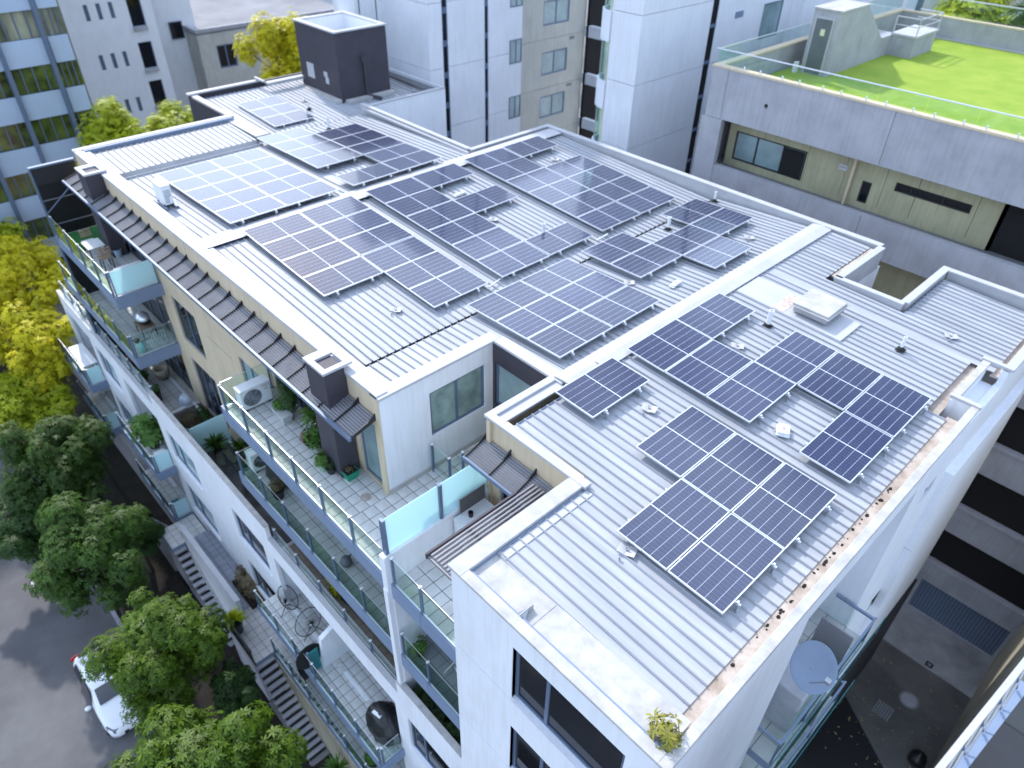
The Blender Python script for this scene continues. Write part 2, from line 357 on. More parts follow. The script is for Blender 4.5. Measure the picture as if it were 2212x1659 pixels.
def tree(name, label, x, y, ztop, zbot, rad, mt, n=2600, leaf=.17, nleaf=6, lobes=9, ground=-15.3, group=None, cat='tree', trunk_r=.13, squash=1.0):
    t = thing(name, label, cat, (x, y, ground), group)
    cz = (ztop + zbot) / 2; hz = (ztop - zbot) / 2
    L = [(x, y, cz, rad * .60, hz * .70)]; n = int(n * 1.9); leaf *= .84
    lobes = int(lobes * 2.6)
    for i in range(lobes):
        a = 2 * math.pi * i / lobes * 2.4 + random.uniform(-.6, .6); f = random.random() ** .6; rr = rad * f * .98; lz = cz + hz * (random.uniform(-.5, .95) * (1 - .45 * f))
        L.append((x + rr * math.cos(a), y + rr * math.sin(a) * squash, lz, rad * random.uniform(.15, .30), hz * random.uniform(.16, .32)))
    cs, ns = [], []
    wts = np.array([l[3] ** 1.6 for l in L]); wts /= wts.sum()
    for i in rng.choice(len(L), size=n, p=wts):
        lx, ly, lz, lr, lh = L[i]; d = rng.normal(size=3); d /= np.linalg.norm(d); 
        rr = .35 + .95 * rng.random() ** .8
        cs.append((lx + d[0] * lr * rr, ly + d[1] * lr * rr, lz + d[2] * lh * rr)); ns.append(d + np.array([0, 0, .7]))
    leaf_mesh('crown', cs, ns, leaf, nleaf, mt, t)
    mb = MB(); top = (x, y, cz); mb.tube([(x, y, ground - .2), (x + .05, y - .03, (ground + zbot) / 2), (x, y, zbot + .2), top], trunk_r, 7, trunk_r * .5)
    for l in L[1:]:
        z0 = zbot + (cz - zbot) * random.uniform(.1, .8)
        mb.tube([(x, y, z0), ((x + l[0]) / 2, (y + l[1]) / 2, (z0 + l[2]) / 2 + .1), (l[0], l[1], l[2])], trunk_r * .38, 5, .02)
    mb.build('trunk', BARK, t, smooth=True)
    return t
def bush_mesh(parent, c, rx, ry, rz, mt, n, leaf, nleaf=5, name='foliage', width=.4, droop=.2):
    d = rng.normal(size=(n, 3)); d /= np.linalg.norm(d, axis=1, keepdims=True); r = (.45 + .6 * rng.random(n))[:, None]
    cs = np.array(c) + d * r * np.array([rx, ry, rz]); return leaf_mesh(name, cs, d + np.array([0, 0, .6]), leaf, nleaf, mt, parent, width, droop)
def spiky(parent, c, r, n, mt, name='leaves', wid=.03):
    mb = MB()
    for i in range(n):
        a = random.uniform(0, 2 * math.pi); e = random.uniform(.05, 1.35); L = r * random.uniform(.75, 1.1)
        d = Vector((math.cos(a) * math.cos(e), math.sin(a) * math.cos(e), math.sin(e))); s = d.cross(Vector((0, 0, 1))).normalized() * wid
        p0 = Vector(c); p1 = p0 + d * L * .5 + Vector((0, 0, .02)); p2 = p0 + d * L - Vector((0, 0, .18 * L))
        mb.add([p0 - s * .5, p0 + s * .5, p1 + s, p1 - s, p2], [(0, 1, 2, 3), (3, 2, 4)])
    return mb.build(name, mt, parent)

# ================================================================== GROUND, STREET, LANE
struct(BX('ground', mat('pale far ground', (.30, .30, .29), .95, 0, .25, .05), None, -400, 160, -160, 400, -15.6, -15.34))
struct(BX('road', ASPH, None, -150, 60, -14, -5.85, -15.5, -15.30))
struct(BX('kerb', CONC, None, -150, 60, -5.85, -5.70, -15.5, -15.19))
struct(BX('garden_bed', SOIL, None, -150, 60, -5.70, -3.2, -15.5, -15.2))
struct(BX('garden_bed', SOIL, None, -60, 8, -3.2, -1.76, -15.5, -15.24))
struct(MB().prism([(1.2, 15.3), (12, 15.3), (12, 6.0), (5.0, 9.6), (1.45, 12.1), (1.2, 12.3)], 'z', -15.5, -15.26).build('lane', ASPHD)); struct(BX('lane_shade_slab', BLACK, None, 1.2, 12, -1.7, 15.3, -15.5, -15.30))  # black slab paints the lane's deep shade; no ramp is there
struct(BX('driveway', DRIVE, None, 1.2, 4.6, 15.3, 18.0, -15.5, -15.22))
struct(MB().box(-23.36, -23.26, -7.68, -7.0, -15.3, -15.294).box(-23.26, -22.95, -7.68, -7.58, -15.299, -15.2941).build('road_marking', PAINTW))
# ================================================================== THE APARTMENT BUILDING
AB = thing('apartment_building', 'white and cream apartment block with ribbed steel roof carrying the solar panels', 'building', (-12, 6, -15.3))
RIB0, RS = -0.97, 0.21
def roof_sheet(x0, x1, y0, y1, z0, z1, name='roof_sheet', ends=False):
    k = math.ceil((y0 - RIB0 + .04) / RS); prof = [(y0, 0)]; ribs = []
    while RIB0 + k * RS < y1 - .04:
        c = RIB0 + k * RS; ribs.append(c)
        prof += [(c - .019, 0), (c - .012, .036), (c - .006, .036), (c, .022), (c + .006, .036), (c + .012, .036), (c + .019, 0)]; k += 1
    prof.append((y1, 0)); n = len(prof); mb = MB()
    top0 = [(x0, y, z0 + h) for y, h in prof]; top1 = [(x1, y, z1 + h) for y, h in prof]
    mb.add(top0 + top1 + [(x0, y, z0 + h - .012) for y, h in prof] + [(x1, y, z1 + h - .012) for y, h in prof],
           [(i, i + 1, n + i + 1, n + i) for i in range(n - 1)] + [(2 * n + i, 3 * n + i, 3 * n + i + 1, 2 * n + i + 1) for i in range(n - 1)] +
           [(i, 2 * n + i, 2 * n + i + 1, i + 1) for i in range(n - 1)] + [(n + i, n + i + 1, 3 * n + i + 1, 3 * n + i) for i in range(n - 1)])
    o = mb.build(name, ROOFM, AB)
    if ends:
        e = MB()
        for a, b in zip(ribs[:-1], ribs[1:]): e.box(x0 + .01, x0 + .03, a + .03, b - .03, z0 + .001, z0 + .024)
        tag(e.build('end_closure', POST, o), kind='stuff')
    # fixing screws
    s = MB()
    for c in ribs:
        for xx in (x0 + .12, (x0 + x1) / 2, x1 - .12):
            zz = z0 + (z1 - z0) * (xx - x0) / (x1 - x0) + .035; s.box(xx - .006, xx + .006, c - .018, c - .006, zz, zz + .008)
    tag(s.build('screws', STEEL, o), kind='stuff')
    return o
z2 = lambda x: -.29 + .052 * (x + 8.65)           # R2 pans
z1_ = lambda x: -.015 - .0362 * (x + 5.1)           # R1 pans
z3 = lambda x: -.08 - .0455 * (x + 15.9)          # R3 pans
z4 = lambda x: -.28 + .0345 * (x + 22.5)          # R4 pans
zs = lambda x: -.43 - .045 * (x + 25.7)     # far block pans
def RSH(x0, x1, y0, y1, zf, **k): return roof_sheet(x0, x1, y0, y1, zf(x0), zf(x1), **k)
RSH(-2.80, .81, -1.02, 1.2, z1_, ends=True)
RSH(-4.83, .81, 1.2, 8.1, z1_, ends=True)
RSH(-4.83, .40, 8.1, 10.55, z1_)
RSH(-4.83, .88, 10.55, 11.35, z1_)
RSH(-4.83, -3.6, 11.35, 13.95, z1_, ends=True)
RSH(-1.50, .88, 11.35, 13.8, z1_, ends=True)
RSH(-8.65, -5.28, 3.1, 13.95, z2)
RSH(-8.65, -7.5, .0, 3.1, z2)
RSH(-15.66, -8.86, .0, 13.95, z3, ends=True)
RSH(-22.45, -16.15, .0, 5.3, z4)
RSH(-23.05, -16.15, 5.3, 10.05, z4)
RSH(-24.95, -22.78, .0, 5.25, lambda x: -.10 - .03 * (x + 24.95), ends=True)
RSH(-29.0, -23.3, 5.85, 14.2, zs, ends=True)
# ridge cappings, valley gutters, copings
def capprism(xa, xb, y0, y1, z, h=.035, name='ridge_capping'):
    xm = (xa + xb) / 2
    return MB().prism([(xa, z - h), (xa, z - h + .012), (xm, z + .012), (xb, z - h + .012), (xb, z - h)], 'y', y0, y1).build(name, CAPM, AB)
capprism(-16.28, -15.62, -.18, 13.95, .03)
capprism(-5.38, -4.80, 2.95, 13.95, .055)
MB().box(-8.90, -8.58, -.1, 13.95, -.50, -.44).box(-8.92, -8.89, -.1, 13.95, -.48, -.40).build('valley_gutter', DARK, AB)
MB().box(-22.79, -22.785, -.05, 5.25, -.36, -.172).box(-22.80, -22.42, -.05, 5.25, -.37, -.33).box(-22.44, -22.42, -.05, 5.3, -.33, -.2).build('valley_gutter', CAPM, AB)
MB().box(-23.34, -23.02, 5.35, 10.05, -.58, -.52).build('valley_gutter', POST, AB)
MB().box(.78, 1.04, -1.6, 8.25, -.30, -.25).box(.36, .62, 8.0, 10.6, -.35, -.303).box(.84, 1.02, 10.55, 13.85, -.35, -.30).build('box_gutter', GUT, AB)
leafl = MB()
for i in range(36):
    y = random.choice([random.gauss(1.5, .5), random.gauss(4.6, .7), random.gauss(2.9, .2), random.uniform(-1, 8)]); x = .86 + random.random() * .05
    if not -1.4 < y < 8: continue
    s = random.uniform(.01, .035); leafl.lathe((x, y, -.25), [(s, 0), (s * .8, s * .5), (.002, s * .8)], 5, 1, random.uniform(.8, 2))
tag(leafl.build('leaf_litter', SOIL, AB), kind='stuff')
def coping(x0, x1, y0, y1, z=0.0, h=.06, m=CAPM, up=.0, inner=None): return BX('coping', m, AB, x0, x1, y0, y1, z - h, z, bevel=.008)
# front (street side) cream wall with cream parapet
WZ = -7.95
fr_holes = [(-19.4, -17.65, -4.75, -3.05), (-19.35, -17.5, -7.85, -5.5), (-16.6, -14.9, -7.85, -5.5), (-14.7, -13.5, -4.6, -2.95), (-19.6, -18.8, -1.6, -.95), (-13.8, -12.9, -1.7, -.95),
            (-24.8, -20.5, -2.85, -1.0), (-24.8, -20.4, -5.4, -3.4), (-25.2, -20.4, -7.9, -6.0), (-12.4, -9.4, -2.80, -.95), (-8.3, -7.45, -2.80, -.95), (-12.3, -7.6, -5.3, -3.4), (-13.6, -8.0, -7.9, -6.0)]
holes_wall('y', -.20, .0, -25.2, -7.5, WZ, -.06, fr_holes).build('wall', CREAM, AB)
window(AB, 'y', -.2, *fr_holes[0], mull=(-18.5,), glass=WINB, out=-1)
window(AB, 'y', -.2, *fr_holes[1], mull=(-18.75, -18.1), glass=WINB, out=-1)
window(AB, 'y', -.2, *fr_holes[2], mull=(-15.7,), glass=WINB, out=-1)
window(AB, 'y', -.2, *fr_holes[3], mull=(-14.1,), glass=WINT, out=-1)
window(AB, 'y', -.2, *fr_holes[4], glass=WINB, out=-1)
window(AB, 'y', -.2, *fr_holes[5], glass=WINB, out=-1)
for h in fr_holes[6:9]: window(AB, 'y', -.2, *h, mull=(-23.7, -22.6, -21.5), glass=WINB, out=-1)
window(AB, 'y', -.2, *fr_holes[9], mull=(-11.3, -10.4), glass=WINB, out=-1)
window(AB, 'y', -.2, *fr_holes[10], glass=WINT, out=-1)
window(AB, 'y', -.2, *fr_holes[11], mull=(-11, -9.8, -8.6), glass=WINB, out=-1)
window(AB, 'y', -.2, *fr_holes[12], mull=(-12.2, -10.8, -9.4), glass=WINB, out=-1)
coping(-25.25, -7.3, -.235, .05, .03, .09)
MB().box(-25.2, -7.55, .05, .22, -.12, -.02).build('flashing', CAPM, AB)
tag(MB().box(-16.62, -16.60, -.204, -.19, -2.6, -.07).box(-12.35, -12.33, -.204, -.19, -3.0, -.07).box(-20.5, -20.48, -.204, -.19, -1.2, -.07).box(-16.9, -15.3, -.206, -.19, -3.4, -3.37).build('joint_line', OLIVE, AB), kind='stuff')
# wall A (+X face), wall C
holes_wall('x', -7.5, -7.3, -.20, 3.15, -2.85, -.06, [(1.08, 2.70, -1.86, -.60)]).build('wall', WALLW, AB)
window(AB, 'x', -7.3, 1.08, 2.70, -1.86, -.60, mull=(1.87,), glass=WINP, depth=.09, fw=.06, label='two-light window papered over from inside')
BX('corner_trim', CREAM, AB, -7.5, -7.296, -.24, -.20, -2.85, -.07)
BX('base_trim', CAPD, AB, -7.3, -7.27, -.2, 2.95, -2.85, -2.72)
coping(-7.56, -7.22, -.235, 3.1, .0, .07)
holes_wall('y', 2.95, 3.15, -7.3, -5.15, -2.85, -.60, [(-7.22, -5.45, -1.85, -.64)]).build('wall', DARK, AB)
BX('dark_band', DARK, AB, -7.28, -5.2, 2.93, 3.12, -.60, -.07)
window(AB, 'y', 2.95, -7.22, -5.45, -1.85, -.64, mull=(-6.05,), glass=WINT, out=-1, depth=.09)
coping(-7.22, -5.1, 2.90, 3.2, .0, .07)
# parapet D (x -5.4) and E (y 1.1)
BX('wall', CREAM, AB, -5.4, -5.2, 1.1, 3.0, -2.85, -.06)
coping(-5.46, -5.28, 1.05, 2.9, .01, .06); BX('flashing', CAPM, AB, -5.28, -5.05, 1.25, 2.95, -.10, -.045)
holes_wall('y', 1.1, 1.3, -5.2, -3.0, -2.85, -.06, [(-5.05, -3.5, -2.8, -1.0)]).build('wall', CREAM, AB)
window(AB, 'y', 1.1, -5.05, -3.5, -2.8, -1.0, mull=(-4.3,), glass=WINB, out=-1)
coping(-5.46, -2.76, 1.04, 1.22, .012, .07)
BX('pilaster', CREAM, AB, -5.36, -5.26, 1.02, 1.1, -2.85, -.07)
# near block: west and south walls, copings
nb = [(-1.65, .56, -2.12, -.62), (-1.65, .56, -4.68, -3.04), (-1.65, .56, -7.2, -5.6), (-3.1, 1.15, -2.205, -2.19), (-3.1, 1.15, -4.665, -4.65), (-.62, -.605, -15.3, -4.7)]
holes_wall('y', -1.75, -1.62, -3.1, 1.15, -15.3, -.05, nb).build('wall', WALLW, AB)
holes_wall('y', -1.735, -1.55, -3.08, 1.13, -15.3, -.05, nb[:3]).build('wall_core', FASC, AB)
for h, ms in ((nb[0], (-.95,)), (nb[1], (-.95,)), (nb[2], (-.95,))): window(AB, 'y', -1.75, *h, mull=ms, glass=WINB, out=-1, depth=.13, fw=.07, sill=True)
for h in nb[:3]:
    BX('window_sill', WALLW, AB, h[0] - .02, h[1] + .02, -1.79, -1.64, h[2] - .05, h[2] + .005)
BX('wall', WALLW, AB, -3.1, -2.95, -1.62, 1.1, -7.95, -.05)
coping(-3.14, -2.82, -1.79, 1.08, .0, .06, CAPD); coping(-2.82, 1.03, -1.79, -1.60, .0, .06, CAPD)
BX('flashing', FASC, AB, -2.95, -2.81, -1.55, 1.0, -.20, -.062); BX('flashing', CAPM, AB, -2.84, -2.62, -1.0, 1.1, -.105, -.085)  # blue grey flashing paints shade onto the parapet's inner face
MB().box(-2.84, .98, -1.62, -.98, -.20, -.12).build('flat_flashing', CAPD, AB)
MB().box(-1.70, -1.685, -1.60, -1.30, -.12, .0).box(-1.50, -1.49, -1.6, -1.0, -.12, -.112).build('flashing_joint', CAPD, AB)
MB().hexa([(-1.74, -1.62, -.12), (-1.58, -1.62, -.12), (-1.58, -1.60, -.12), (-1.74, -1.60, -.12)], [(-1.74, -1.62, .0), (-1.70, -1.40, .0), (-1.70, -1.38, .0), (-1.74, -1.60, .0)]).build('overflow_bracket', CAPM, AB)
# east wall, fascia, gutter parapet
BX('wall', WALLW, AB, 1.04, 1.15, -1.55, 2.2, -15.3, -.06)
BX('wall', WALLW, AB, 1.04, 1.15, 2.2, 6.4, -.80, -.06)
eh = [(9.0, 10.4, -4.2, -3.6), (11.2, 12.6, -4.2, -3.6), (8.4, 9.8, -7.0, -6.3), (11.2, 12.6, -7.0, -6.3), (7.4, 8.0, -2.0, -1.5)]
holes_wall('x', 1.0, 1.15, 6.4, 14.2, -15.3, -.45, eh).build('wall', WALLW, AB)
for h in eh: window(AB, 'x', 1.15, *h, mull=((h[0] + h[1]) / 2,) if h[1] - h[0] > 1 else (), glass=WINB, depth=.1)
BX('cladding_painted_shade', DARKB, AB, 1.34, 1.42, 8.9, 14.2, -15.2, -10.5); BX('cladding', WALLW, AB, 1.15, 1.34, 8.9, 14.2, -4.6, -2.0); BX('cladding', WALLW, AB, 1.15, 1.34, 8.9, 14.2, -15.2, -4.62)  # dark box paints the shaded cladding edge, not a real recess
coping(1.03, 1.19, -1.79, 8.62, .0, .07, CAPD); BX('wall', WALLW, AB, 1.04, 1.148, 6.4, 8.6, -.45, -.06)
coping(.60, 1.21, 8.60, 8.72, .04, .07, CAPM); coping(.60, .76, 8.72, 10.5, .0, .07, CAPD); BX('wall', WALLW, AB, .62, .74, 8.6, 10.55, -.6, -.07); BX('wall', WALLW, AB, .62, 1.14, 8.62, 8.70, -.5, -.03)
BX('wall', WALLW, AB, .74, 1.0, 8.7, 10.5, -.6, -.5)
coping(.56, 1.22, 10.5, 10.62, .04, .07, CAPM); coping(1.02, 1.22, 10.62, 14.2, .0, .07, CAPM); BX('wall', WALLW, AB, 1.02, 1.15, 10.5, 14.2, -.45, -.06)
# recess of the east balconies
BX('wall', WALLW, AB, .10, .25, 2.2, 6.4, -15.3, -.9); BX('wall', WALLW, AB, .25, 1.0, 6.4, 6.55, -15.3, -.8); BX('wall', WALLW, AB, .25, 1.0, 2.1, 2.2, -15.3, -.8)
BX('soffit', WALLW, AB, .25, 1.0, 2.2, 6.4, -.85, -.8)
# back parapets
for (a, b, c, d) in ((-16.62, -3.35, 14.0, 14.22), (-16.62, -16.42, 10.2, 14.0), (-23.3, -16.62, 10.15, 10.32), (-3.42, -3.22, 11.45, 14.0), (-3.42, -1.6, 11.38, 11.55), (-1.72, -1.52, 11.55, 14.2), (-1.52, 1.02, 14.0, 14.2)):
    coping(a, b, c, d, .05, .06); BX('parapet', CAPM, AB, a + .02, b - .02, c + .02, d - .02, -.6, -.01)
BX('wall', WALLW, AB, -16.6, -3.4, 14.02, 14.18, -15.3, -.6); BX('wall', WALLW, AB, -3.42, -1.55, 11.42, 11.5, -15.3, -.6); BX('wall', WALLW, AB, -1.7, 1.1, 14.02, 14.15, -15.3, -.6)
BX('wall', WALLW, AB, -3.38, -3.25, 11.5, 14.18, -15.3, -.6); BX('wall', WALLW, AB, -16.6, -16.45, 10.3, 14.0, -15.3, -.6); BX('wall', WALLW, AB, -23.2, -16.6, 10.2, 10.3, -15.3, -.6)
BX('mud_strip', GUT, AB, -3.56, -3.44, 11.6, 13.9, -.10, -.06)
# left end: parapet of the strip, dark far block
coping(-25.45, -25.2, -.235, 5.62, .05, .07); BX('flashing', FASC, AB, -25.2, -25.08, .0, 5.5, -.10, .03); BX('wall', CREAM, AB, -25.4, -25.2, -.2, 5.6, -15.3, -.02)
BX('flashing', CAPM, AB, -25.2, -22.9, 5.30, 5.85, -.14, -.08); BX('flashing', CAPM, AB, -23.05, -16.5, 10.05, 10.15, -.12, -.04)
BX('flashing', CAPM, AB, -29.1, -23.2, 5.60, 5.85, -.22, -.10)
BX('wall', DARK, AB, -29.3, -25.3, 5.55, 5.7, -15.3, -.14); window(AB, 'y', 5.55, -27.3, -26.9, -2.0, -1.0, glass=WINB, out=-1, depth=-.02)
coping(-29.35, -29.1, 5.5, 8.7, -.02, .07); coping(-28.5, -28.2, 8.7, 14.4, .06, .1); BX('wall', DARK, AB, -29.3, -29.15, 5.7, 14.4, -15.3, -.08); coping(-29.35, -28.5, 8.62, 8.72, .1, .08)
BX('wall', WALLW, AB, -23.38, -23.22, 10.3, 14.5, -15.3, -.14); coping(-23.42, -23.2, 10.25, 14.5, -.08, .05); BX('wall', WALLW, AB, -29.2, -23.3, 14.4, 14.5, -15.3, -.1); BX('gutter_tray', STEEL, AB, -27.5, -23.4, 14.1, 14.4, -.3, -.08)
# lift overrun
lo = MB()
for b in ((-28.35, -25.2, 10.45, 10.6), (-28.35, -25.2, 12.82, 12.97), (-28.35, -28.2, 10.6, 12.82), (-25.35, -25.2, 10.6, 12.82)): lo.box(*b, -.45, 2.30)
LO = lo.build('lift_overrun', DARK, AB); LO['label'] = 'dark painted lift overrun box, open at the top'
lc = MB()
for b in ((-28.4, -25.15, 10.4, 10.63), (-28.4, -25.15, 12.79, 13.02), (-28.4, -28.17, 10.63, 12.79), (-25.38, -25.15, 10.63, 12.79)): lc.box(*b, 2.30, 2.36)
lc.build('lift_coping', CAPM, LO)
li = MB()
for b in ((-28.2, -25.35, 10.6, 10.61), (-28.2, -25.35, 12.81, 12.82), (-28.2, -28.19, 10.61, 12.81), (-25.36, -25.35, 10.61, 12.81)): li.box(*b, 1.3, 2.30)
li.box(-28.2, -25.35, 10.6, 12.82, 1.25, 1.3).build('lift_lining', WALLW, LO)
MB().box(-25.2, -25.05, 11.55, 11.85, 1.05, 1.30).tube([(-25.12, 11.7, 1.1), (-25.12, 11.72, -.2), (-24.95, 11.8, -.33), (-24.5, 12.0, -.38)], .07, 8).build('downpipe', DARK, LO, smooth=False)
MB().box(-27.75, -27.2, 10.43, 10.45, .15, .75).build('white_panel', CAPM, LO); MB().box(-26.3, -26.05, 10.43, 10.45, .15, .42).box(-26.4, -26.12, 10.43, 10.449, .42, .62).build('white_panel', CAPM, LO)
MB().box(-25.17, -24.85, 10.6, 12.95, -.45, -.32).box(-28.35, -25.2, 10.15, 10.45, -.45, -.30).build('skirt_flashing', CAPD, LO)
# chimneys / duct risers on the front
for (x0, x1, zt, zb, lab) in ((-23.5, -22.64, .12, -2.85, 'far'), (-9.24, -8.43, .22, -2.85, 'near')):
    yy0, yy1 = -.75, -.235
    c = BX('duct_riser', DARK, AB, x0 + .03, x1 - .03, yy0 + .03, yy1 - .0, zb, zt - .06)
    r = MB(); t = .13
    r.box(x0, x1, yy0, yy0 + t, zt - .06, zt).box(x0, x1, yy1 - t + .2, yy1 + .2, zt - .06, zt).box(x0, x0 + .25, yy0 + t, yy1 + .2 - t, zt - .06, zt).box(x1 - t, x1, yy0 + t, yy1 + .2 - t, zt - .06, zt)
    r.build('riser_rim', CAPM, c); BX('riser_back', CAPM, AB, x0 + .25, x1 - t, yy1 - t + .18, yy1 - t + .21, zt - .05, zt - .004)
# sunshade canopies
def canopy_bay(xa, xb, yw, zin=-.60, zout=-.80, depth=.66, nb_=11):
    n = nb_ * 2; P = []
    for i in range(n + 1):
        f = i / n; y = yw - .02 - f * depth; z = zin + (zout - zin) * f + (.018 if i % 2 else -.018); P.append((y, z))
    poly = P + [(y, z - .012) for y, z in P[::-1]]
    return MB().prism(poly, 'x', xa + .018, xb - .018).build('canopy_sheet', CANOPY, AB)
def fin(x, yw, zin=-.60, zout=-.80, depth=.66):
    return MB().prism([(yw, zin + .13), (yw - .015, zin + .13), (yw - .22, zin - .02), (yw - depth, zout + .045), (yw - depth, zout - .05), (yw, zin - .06)], 'x', x - .012, x + .012).build('canopy_fin', DARKB, AB)
x = -7.43; k = 0; fx = []
while x > -25.7: fx.append(x); x -= .655
for a, b in zip(fx[1:], fx[:-1]): canopy_bay(a, b, -.2)
for a in fx: fin(a, -.2)
BX('canopy_edge', POST, AB, fx[-1] - .02, -7.41, -.93, -.87, -.86, -.77)
for a, b in ((-5.43, -4.72), (-4.72, -4.01), (-4.01, -3.3)): canopy_bay(a, b, 1.1, depth=.60)
for a in (-5.43, -4.72, -4.01): fin(a, 1.1, depth=.60)
BX('canopy_edge', POST, AB, -5.46, -3.2, .46, .51, -.86, -.77)
# slatted pergola beside the near block
for i in range(9): BX('pergola_slat', CANOPY, AB, -3.84 + i * .085, -3.81 + i * .085, -1.60, .86, -.64, -.58)
for yy in (-1.64, -.75, .05): BX('pergola_beam', CANOPY, AB, -3.88, -3.11, yy, yy + .05, -.70, -.642)
BX('pergola_edge', DARK, AB, -3.92, -3.88, -1.66, .46, -.70, -.57)
# black louvre screen at the left end, far balconies' wing
bs = BX('louvre_screen', DARKB, AB, -25.80, -25.76, -1.62, -.2, -8.0, -.40); bs['label'] = 'black vertical louvre screen at the balcony end'
for i in range(26): BX('louvre_blade', DARKB, bs, -25.76, -25.71, -1.58 + i * .053, -1.56 + i * .053, -5.3 + 0 * i, -1.0)
BX('louvre_rail', POST, bs, -25.85, -25.70, -1.66, -.2, -.40, -.34); BX('louvre_post', POST, bs, -25.84, -25.74, -1.68, -1.62, -8.0, -.40)
for zz in (-1.55, -2.45, -3.3): tag(MB().box(-25.75, -25.68, -1.6, -.2, zz, zz + .03).build('louvre_crossbar', CANOPY, bs), None)
# floors with tiles
tile_mesh = {}
def tile_floor(name, x0, x1, y0, y1, z, tmat, s=.29, indiv=True, slab=.35, smat=FASC, x_list=None):
    sl = BX(name, smat, AB, x0, x1, y0, y1, z - slab, z - .012)
    BX('grout_bed', GROUT, sl, x0 + .01, x1 - .01, y0 + .02, y1 - .0, z - .012, z - .004)
    nx = max(1, round((x1 - x0) / s)); ny = max(1, round((y1 - y0) / s)); sx = (x1 - x0) / nx; sy = (y1 - y0) / ny; g = .008
    if indiv:
        key = (round(sx, 4), round(sy, 4), tmat.name)
        if key not in tile_mesh:
            b = MB().box(-sx / 2 + g, sx / 2 - g, -sy / 2 + g, sy / 2 - g, -.008, .0); tmp = b.build('floor_tile', tmat, None, bevel=.0015); tile_mesh[key] = tmp.data; bpy.data.objects.remove(tmp)
        off = world_off(sl)
        for i in range(nx):
            for j in range(ny):
                o = mesh_link('floor_tile', tile_mesh[key], sl); o.location = Vector((x0 + (i + .5) * sx, y0 + (j + .5) * sy, z + random.uniform(-.002, .002))) - off
                o.rotation_euler = (random.gauss(0, .002), random.gauss(0, .002), 0)
    else:
        b = MB()
        for i in range(nx):
            for j in range(ny):
                dz = random.uniform(-.002, .002); b.box(x0 + i * sx + g, x0 + (i + 1) * sx - g, y0 + j * sy + g, y0 + (j + 1) * sy - g, z - .008, z + dz)
        tag(b.build('floor_tile', tmat, sl), kind='stuff')
    return sl
# balustrades
def balustrade(axis, fixed, a0, a1, z, posts, glass=GLASS, h=.85, gz0=.08, post_w=.035, rail=False, cap=WHITEP):
    base = MB(); B = (lambda m_, p, q, f0, f1, zz0, zz1: m_.box(p, q, f0, f1, zz0, zz1)) if axis == 'x' else (lambda m_, p, q, f0, f1, zz0, zz1: m_.box(f0, f1, p, q, zz0, zz1))
    B(base, a0, a1, fixed - .012, fixed + .012, z + .05, z + .08)
    o = base.build('balustrade', ALU, AB)
    for p in posts:
        b = MB(); B(b, p - post_w / 2, p + post_w / 2, fixed - .03, fixed + .03, z - .02, z + h); pp = b.build('post', POST, o)
        c = MB(); B(c, p - post_w / 2 - .006, p + post_w / 2 + .006, fixed - .036, fixed + .036, z + h, z + h + .022); c.build('post_cap', cap, pp)
    ps = sorted([a0] + [p for p in posts if a0 + .05 < p < a1 - .05] + [a1])
    for p, q in zip(ps[:-1], ps[1:]):
        b = MB(); B(b, p + .022, q - .022, fixed - .006, fixed + .006, z + gz0, z + h - .01); g = b.build('glass_pane', glass, o)
        c = MB(); B(c, p + .022, q - .022, fixed - .006, fixed + .006, z + h - .0098, z + h - .002); c.build('glass_edge', ALU, g)
    return o
def fascia(x0, x1, y, z, h=.46, joints=(), t=.06):
    cuts = [x0] + list(joints) + [x1]
    for a, b in zip(cuts[:-1], cuts[1:]): BX('fascia', FASC, AB, a + .006, b - .006, y - t, y, z - h, z + .02)
# upper terrace (T1)
T1, T2, T3, T4, T5 = -2.85, -5.4, -7.95, -10.2, -12.75
tile_floor('terrace_floor', -12.7, -7.3, -1.56, -.2, T1, TILE)
tile_floor('terrace_floor', -7.3, -5.5, -1.56, 2.93, T1, TILE)
pj = [-12.5 + 1.17 * i for i in range(7)]
fascia(-12.72, -5.5, -1.56, T1, joints=[-11.3, -10.1, -8.95, -7.8, -6.65]); MB().box(-12.7, -5.5, -1.56, -1.50, T1, T1 + .012).build('edge_strip', CAPM, AB)
BX('fascia', FASC, AB, -12.78, -12.70, -1.62, -.2, T1 - .44, T1 + .02)
balustrade('x', -1.585, -12.5, -5.55, T1, pj[:6])
balustrade('y', -12.6, -1.55, -.22, T1, [-.25])
balustrade('x', 1.0, -7.25, -6.55, T1, [-7.22, -6.6], h=.85); balustrade('y', -6.55, 1.0, 2.9, T1, [1.35], h=.85)
# second terrace (T2)
tile_floor('terrace_floor', -12.9, -5.5, -1.56, -.2, T2, TILE, indiv=False)
fascia(-12.92, -5.5, -1.56, T2, joints=[-11.5, -10.3, -9.1, -7.95, -6.8]); BX('fascia', FASC, AB, -12.98, -12.90, -1.62, -.2, T2 - .44, T2 + .02)
balustrade('x', -1.585, -12.75, -5.55, T2, [-12.72, -11.42, -10.25, -9.05, -7.88, -6.72], glass=GLASS2, h=.92); balustrade('y', -12.8, -1.55, -.22, T2, [-1.0], glass=GLASS2)
# long terrace behind the white screen (T3)
tile_floor('terrace_floor', -11.9, -5.5, -1.62, -.2, T3, TILEB, indiv=False)
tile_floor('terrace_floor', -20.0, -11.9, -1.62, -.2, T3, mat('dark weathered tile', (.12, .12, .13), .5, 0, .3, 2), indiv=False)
tile_floor('terrace_floor', -30.3, -20.0, -1.62, -.2, T3, TILE, indiv=False)
